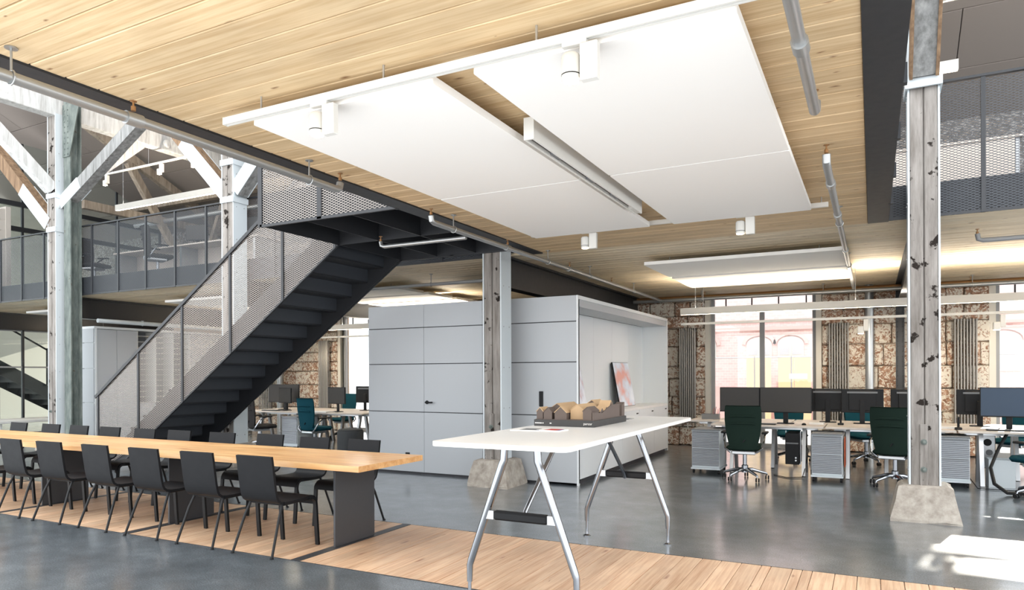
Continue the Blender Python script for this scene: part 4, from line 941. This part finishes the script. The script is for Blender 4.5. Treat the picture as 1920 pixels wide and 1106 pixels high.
tower(-1.05, 11.16, .17, 'black computer tower hung under the desk between the pedestals'); tower(1.42, 11.9, .17, 'open-backed computer tower under the desk right of the cracked column', back=True)
# small things on the desks
t = thing('pen_tray', 'grey pen tray with pencils at the left desk end', 'tray', (-2.42, 11.95, DZ))
part('tray', MB().box(-.14, .14, -.06, .06, 0, .01).box(-.14, .14, -.06, -.054, .01, .09).box(-.14, .14, .054, .06, .01, .09).box(-.14, -.134, -.054, .054, .01, .09).box(.134, .14, -.054, .054, .01, .09), 'plastic_grey', t)
for k in range(6): part('pencil', MB().tube((.02 + k * .018, 0, .012), (.03 + k * .028, .01, .17 + .02 * (k % 3)), .004, 6), ('model_wood', 'red_print', 'plastic_black')[k % 3], t)
def keyboard(x, y, label):
    t = thing('keyboard', label, 'keyboard', (x, y, DZ), group='desk keyboards')
    part('tray', MB().cbox(-.22, .22, -.065, .065, 0, .015, .003), 'plastic_black', t)
    part('keys', MB().box(-.21, .21, -.055, .055, .015, .02), 'plastic_grey', t)
keyboard(-1.5, 11.02, 'keyboard on the left desk behind the green chair'); keyboard(.35, 11.0, 'keyboard on the desk at the cracked column'); keyboard(1.55, 11.05, 'keyboard under the blue-grey monitor'); keyboard(-11.6, 11.02, 'keyboard on the desk behind the stair')
def phone(x, y, label):
    t = thing('desk_phone', label, 'phone', (x, y, DZ)); part('cradle', MB().cbox(-.04, .04, -.04, .04, 0, .03, .005), 'plastic_black', t); part('handset', MB().bar((0, .02, .02), (0, -.005, .17), .05, .025, ref=(1, 0, 0)), 'plastic_black', t)
phone(1.02, 11.05, 'cordless phone upright in its cradle right of the cracked column'); phone(-1.96, 11.05, 'cordless phone upright on the left desk'); phone(-.42, 11.35, 'dark phone on the desk left of the rear-facing monitor')
for k, (x, y, lb) in enumerate(((-.9, 11.08, 'black mouse beside the green chair'), (.78, 10.98, 'black mouse by the cracked column'))):
    solo('computer_mouse', MB().lathe([(.03, 0), (.032, .01), (.024, .025), (.008, .032)], 12, (x, y, DZ)), 'plastic_black', lb, 'mouse', smooth=True)
for k, (x, y, w, lb) in enumerate(((.85, 11.3, .2, 'stack of white paper right of the cracked column'), (-.75, 11.45, .1, 'white papers under the monitor over the green chair'), (-10.1, 11.0, .2, 'white papers beside the teal chair behind the stair'))):
    solo('paper_stack', MB().box(x - w, x + w, y - .13, y + .13, DZ, DZ + .02), 'paper', lb, 'paper')
# bins and stool
solo('waste_bin', MB().box(1.35, 1.64, 11.0, 11.3, 0, .012).box(1.35, 1.362, 11.012, 11.288, .012, .36).box(1.628, 1.64, 11.012, 11.288, .012, .36).box(1.35, 1.64, 11.0, 11.012, .012, .36).box(1.35, 1.64, 11.288, 11.3, .012, .36), 'white_steel', 'square white waste bin under the right-hand desk', 'bin')
solo('waste_bin', MB().lathe([(.12, 0), (.13, .01), (.15, .32), (.142, .32), (.125, .02)], 20, (1.08, 11.95, 0)), 'felt_dark', 'round dark waste bin behind the cracked column', 'bin', smooth=True)
solo('waste_bin', MB().lathe([(.13, 0), (.14, .01), (.14, .36), (.132, .36), (.125, .02)], 20, (-2.25, 11.42, 0)), 'plastic_grey', 'round grey waste bin under the left desk', 'bin', smooth=True)
t = thing('pouf_stool', 'round dark grey felt stool beside the grey room box', 'stool', (-8.95, 10.5, 0)); part('drum', MB().lathe([(.24, 0), (.25, .01), (.25, .42), (.235, .44)], 24), 'felt_dark', t, True); part('cushion', MB().lathe([(.23, .44), (.235, .45), (.22, .465)], 24), 'felt_dark', t, True)
def cable(label, pts, mt='plastic_black', r=.006): solo('cable', MB().path(pts, r, 6), mt, label, 'cable', smooth=True, origin=pts[-1])
cable('black cable looping from the tower to the floor beside the pedestal', [(-.95, 11.3, .6), (-.85, 11.2, .35), (-.88, 11.0, .12), (-.9, 10.8, .012), (-1.1, 10.7, .008), (-1.3, 10.9, .008)])
cable('thick black cable sleeve hanging from the right desk to the floor', [(1.55, 11.0, .71), (1.42, 10.8, .5), (1.32, 10.6, .3), (1.34, 10.45, .12), (1.46, 10.35, .03), (1.7, 10.4, .02)], r=.022)
cable('thin cable on the floor under the window side desks', [(.9, 11.9, .6), (1.0, 11.6, .3), (1.15, 11.35, .1), (1.2, 10.75, .01), (1.7, 10.7, .01)])

# ================================================================== LEFT SIDE, GROUND FLOOR
CX1, CX0, CY0 = -14.66, -15.22, 9.05
t = thing('wardrobe_wall', 'long grey wardrobe wall with pigeonholes behind the stair mesh', 'cabinet', ((CX0 + CX1) / 2, 11.2, 0))
part('body', MB().box(CX0 + .02, CX1 - .38, CY0 + .02, 13.6, 0, 2.55), 'box_grey_dark', t, world=True)
part('frame', MB().box(CX0, CX1, CY0, 13.6, 2.52, 2.57).box(CX1 - .38, CX1, CY0 + .02, CY0 + .06, 0, 2.52), 'box_white', t, world=True)
for z0, z1 in ((.02, .93), (.945, 1.66), (1.675, 2.21), (2.225, 2.52)): part('side_panel', MB().cbox(CX0, CX1 - .03, CY0, CY0 + .02, z0, z1, .002), 'box_grey', t, world=True)
for a, b in ((9.12, 9.55), (9.555, 10.03), (11.4, 12.0), (12.0, 12.6), (12.6, 13.2)):
    d = part('door', MB().cbox(CX1 - .38, CX1 - .005, a, b - .004, .04, 2.51, .002), 'box_grey', t, world=True)
    part('knob', MB().lathe([(.01, 0), (.012, .02)], 8, (CX1 - .005, b - .05, 1.05), 'x'), 'alu', d, True, world=True)
for k in range(4): part('divider', MB().box(CX1 - .37, CX1 - .01, 10.04 + k * .45 - .008, 10.04 + k * .45 + .008, .9, 2.51), 'white_paint', t, world=True)
for k in range(13): part('shelf', MB().box(CX1 - .37, CX1 - .01, 10.04, 11.39, .9 + k * .125, .908 + k * .125), 'white_paint', t, world=True)
part('lower_cupboard', MB().cbox(CX1 - .37, CX1 - .005, 10.04, 11.39, .04, .89, .003), 'box_grey', t, world=True)
# glass wall at the left; the stair modelled behind it stands in for a reflection
gw = thing('wall_left', 'glazed end wall with slim dark mullions at the far left', 'wall', (-19.8, 9, 0), kind='structure')
for k, y in enumerate((2.5, 4.8, 7.0, 8.4, 9.75, 10.33, 11.6, 12.9, 14.3)):
    part('mullion', MB().box(-19.83, -19.77, y - .025, y + .025, 0, 2.72), 'dark_steel', gw, world=True)
    part('upper_mullion', MB().box(-19.83, -19.77, y - .025, y + .025, ZF, 7.6), 'dark_steel', gw, world=True)
for z in (.02, 1.75, 2.7): part('transom', MB().box(-19.82, -19.78, 2.5, 14.7, z - .02, z + .02), 'frame_grey', gw, world=True)
for z in (5.35, 6.0): part('upper_transom', MB().box(-19.85, -19.75, 2.5, 14.7, z - .06, z + .06), 'dark_steel', gw, world=True)
ys = (2.5, 4.8, 7.0, 8.4, 9.75, 10.33, 11.6, 12.9, 14.3)
for a, b in zip(ys[:-1], ys[1:]):
    part('pane', MB().box(-19.804, -19.796, a + .025, b - .025, .04, 2.68), 'glass_green', gw, world=True)
    part('upper_pane', MB().box(-19.804, -19.796, a + .025, b - .025, ZF + .02, 7.6), 'glass_green', gw, world=True)
ss = thing('stair_reflection', 'modelled stand-in for the stair reflection in the glass end wall', 'staircase', (-21.5, 9.5, 0))
part('stringer', MB().prism([(8.2, 3.2), (8.2, 2.75), (13.2, 0), (13.2, .35)], -21.02, -21.0, 'x'), 'dark_steel', ss, world=True)
part('stringer', MB().prism([(8.2, 3.2), (8.2, 2.75), (13.2, 0), (13.2, .35)], -22.3, -22.28, 'x'), 'dark_steel', ss, world=True)
for k in range(16): part('step', MB().box(-22.28, -21.02, 13.0 - k * .3, 13.3 - k * .3, .14 + k * .172, .17 + k * .172).box(-22.28, -21.02, 13.0 - k * .3, 13.012 - k * .3, .17 + k * .172, .32 + k * .172), 'dark_steel', ss, world=True)
part('handrail', MB().bar((-21.0, 13.2, 1.35), (-21.0, 8.2, 4.2), .04, .04), 'dark_steel', ss, world=True)
for y in (13.0, 11.6, 10.2, 8.8): part('post', MB().box(-21.02, -20.98, y - .02, y + .02, .35 + (13.2 - y) * .57, 1.4 + (13.2 - y) * .57), 'dark_steel', ss, world=True)
wo = new('wall_outer', MB().box(-24.6, -24.2, 8.6, 13.4, -.1, 7).mesh('wall_outer'), 'plaster'); tag(wo, 'pale plaster wall beyond the glass end wall', 'wall', kind='structure')
solo('low_bench', MB().cbox(-19.3, -18.3, 9.0, 11.6, .38, .45, .01).box(-19.2, -18.4, 9.1, 9.14, 0, .38).box(-19.2, -18.4, 11.46, 11.5, 0, .38), 'white_paint', 'long low white bench in front of the glass end wall', 'bench')

# ================================================================== UPPER FLOOR
t = thing('upholstered_booth', 'tall pale booth of stacked ribbed cushions at the upper left edge', 'booth', (-19.1, 9.4, ZF))
for k in range(8): part('cushion', MB().path([(-.42, 0, .14 + k * .26), (.26, 0, .14 + k * .26)], .135, 14), 'felt_light', t, True)
part('back_panel', MB().box(-.45, .28, .05, .16, 0, 2.16), 'felt_light', t)
desk_up = thing('gallery_desk', 'white desk on the gallery behind the mesh railing', 'desk', (-13.2, 10.1, ZF))
part('desktop', MB().cbox(-1.9, 2.6, -.35, .45, .71, .74, .004), 'desk_wood', desk_up); part('modesty_panel', MB().box(-1.8, 2.5, .1, .115, .25, .71), 'desk_wood', desk_up)
for x in (-1.75, .3, 2.45): part('leg', MB().box(x - .03, x + .03, -.3, .4, 0, .71), 'alu', desk_up)
for (x, y, rz, k, lb) in ((-15.45, 9.55, -70, 'char', 'dark swivel chair on the gallery next to the riveted post'), (-13.15, 9.45, -20, 'char', 'dark swivel chair in the middle of the gallery')):
    c = dup(oc[k], (x, y, ZF), R(rz), lb, 'gallery chairs')
monitor(-12.9, 10.2, 20, 'dark monitor on the gallery desk', .5, .33, z=ZF + .74); monitor(-11.3, 10.2, 0, 'dark monitor at the right end of the gallery desk', .55, .33, z=ZF + .74)
g = thing('gallery_desk', 'brown gallery desk behind the mesh railing at the upper right', 'desk', (.75, 10.2, ZF)); part('desktop', MB().cbox(-.9, .8, -.4, .4, .71, .74, .004), 'desk_wood', g); part('panel', MB().box(-.85, .72, -.38, -.36, .25, .71), 'desk_wood', g)
for x in (-.85, .75): part('leg', MB().box(x - .02, x + .02, -.35, .35, 0, .71), 'alu', g)
pendant(-15.66, -12.2, 10.2, 5.36, 'lit white light bar hanging over the gallery at the left', .13, .07, ztop=8.05)
pendant(-2.0, .89, 9.5, 4.99, 'lit white light bar beside the cracked column at the upper right', .12, .07, ztop=8.3)
thin_track(-16.6, -13.1, 10.45, 6.36, 'white ceiling track with three spots under the upper left roof', (-16.4, -14.4, -13.25), zt=7.95)
solo('wall_lamp', MB().box(-12.45, -12.37, 4.6, 6.3, 6.02, 6.06), 'lamp_glow', 'glowing light strip above the pipe at the upper left corner', 'lamp')
solo('smoke_detector', MB().lathe([(.09, 0), (.09, .03), (.06, .05)], 18, (-14.56, 10.7, 6.9), 'x'), 'white_paint', 'round white detector on the left roof timber', 'detector', smooth=True)
pipe('roof_pipe', 'galvanised pipe under the roof at the upper left', [(-18.5, 12.6, 5.75), (-13.2, 12.6, 5.75), (-13.1, 12.6, 5.8), (-13.1, 12.6, 6.0), (-8, 12.6, 6.05)], .06, zt=7.2)
pipe('roof_pipe', 'galvanised pipe under the roof at the upper right', [(.2, 9.3, 5.75), (4.5, 9.3, 5.75)], .04, hang=[(1.6, 9.3, 5.75)], zt=8.4)
pipe('roof_pipe', 'thin white conduit slanting down the left roof', [(-14.4, 8.8, 8.5), (-14.4, 14.0, 6.2)], .02, 'white_paint')

# ================================================================== OUTSIDE
gr = new('ground_outside', MB().box(-60, 40, 15.2, 70, -.3, -.08).mesh('ground_outside'), 'pave'); tag(gr, 'pale paving outside the windows', 'ground', kind='structure')
FY = 22.
ob = thing('brick_building', 'pale pink brick building across the yard', 'building', (-3, FY, -.1))
part('facade', MB().box(-9.4, 1.5, FY, FY + 9, -.1, 5.8).box(1.5, 14, FY, FY + 9, -.1, 3.9), 'pink_brick', ob, world=True)  # unseen tops shaped for the sun: left part blocks it, right lets it over
part('cornice', MB().box(-9.4, 14, FY - .08, FY, 2.80, 2.90).box(-9.4, 14, FY - .05, FY, 3.05, 3.12), 'pink_brick_trim', ob, world=True)
part('plinth', MB().box(-9.4, 14, FY - .06, FY, -.1, 1.1), 'pink_brick_trim', ob, world=True)
def arch_window(x0, x1, z0, z1):
    c = (x0 + x1) / 2; w = (x1 - x0) / 2; rise = .22; pts = [(x0, z0), (x1, z0)] + [(c + w * math.cos(a), z1 - rise + rise * math.sin(a)) for a in [math.pi * k / 10 for k in range(11)]]
    f = part('window', MB().prism(pts, FY - .03, FY - .005, 'y'), 'white_paint', ob, world=True)
    part('pane', MB().prism([(x0 + .06, z0 + .06), (c - .04, z0 + .06), (c - .04, z1 - .1), (x0 + .25, z1 - .17), (x0 + .06, z1 - .3)], FY - .04, FY - .03, 'y').prism([(c + .04, z0 + .06), (x1 - .06, z0 + .06), (x1 - .06, z1 - .3), (x1 - .25, z1 - .17), (c + .04, z1 - .1)], FY - .04, FY - .03, 'y'), 'pale_pane', f, world=True)
    part('lintel', MB().sheet([(c + (w + .08) * math.cos(a), z1 - rise + (rise + .09) * math.sin(a)) for a in [math.pi * k / 10 for k in range(11)]], FY - .06, FY - .004, .1, 'y'), 'pink_brick_trim', ob, world=True)
for x0 in (-5.0, -3.38, -2.5, .6, 2.6, 4.5): arch_window(x0 + (.25 if x0 == -5.0 else 0), x0 + .72 + (.0 if x0 < 2 else .1), 1.55 if x0 > 0 else 2.0, 2.60)
bf = thing('board_fence', 'yellowish board hoarding against the brick building', 'fence', (-2.6, FY - .6, -.08))
for k, (a, b) in enumerate(((-3.3, -2.62), (-2.42, -2.0), (-1.98, -1.55))): part('board', MB().cbox(a, b, FY - .6, FY - .57, -.08, 1.98, .004), 'osb', bf, world=True)
sf = thing('site_fence', 'grey steel site fence in the yard', 'fence', (-2.5, 20.2, -.08))
for x in (-4.6, -2.9, -1.95, -1.35, 0, 2.6): part('fence_post', MB().tube((x, 20.2, -.08), (x, 20.2, 1.98), .02, 8), 'alu', sf, True, world=True)
part('top_tube', MB().tube((-5.2, 20.2, 1.95), (3.5, 20.2, 1.95), .018, 8), 'alu', sf, True, world=True)
part('sign_board', MB().box(-2.0, -1.55, 20.16, 20.18, 1.36, 1.5), 'paper', sf, world=True)
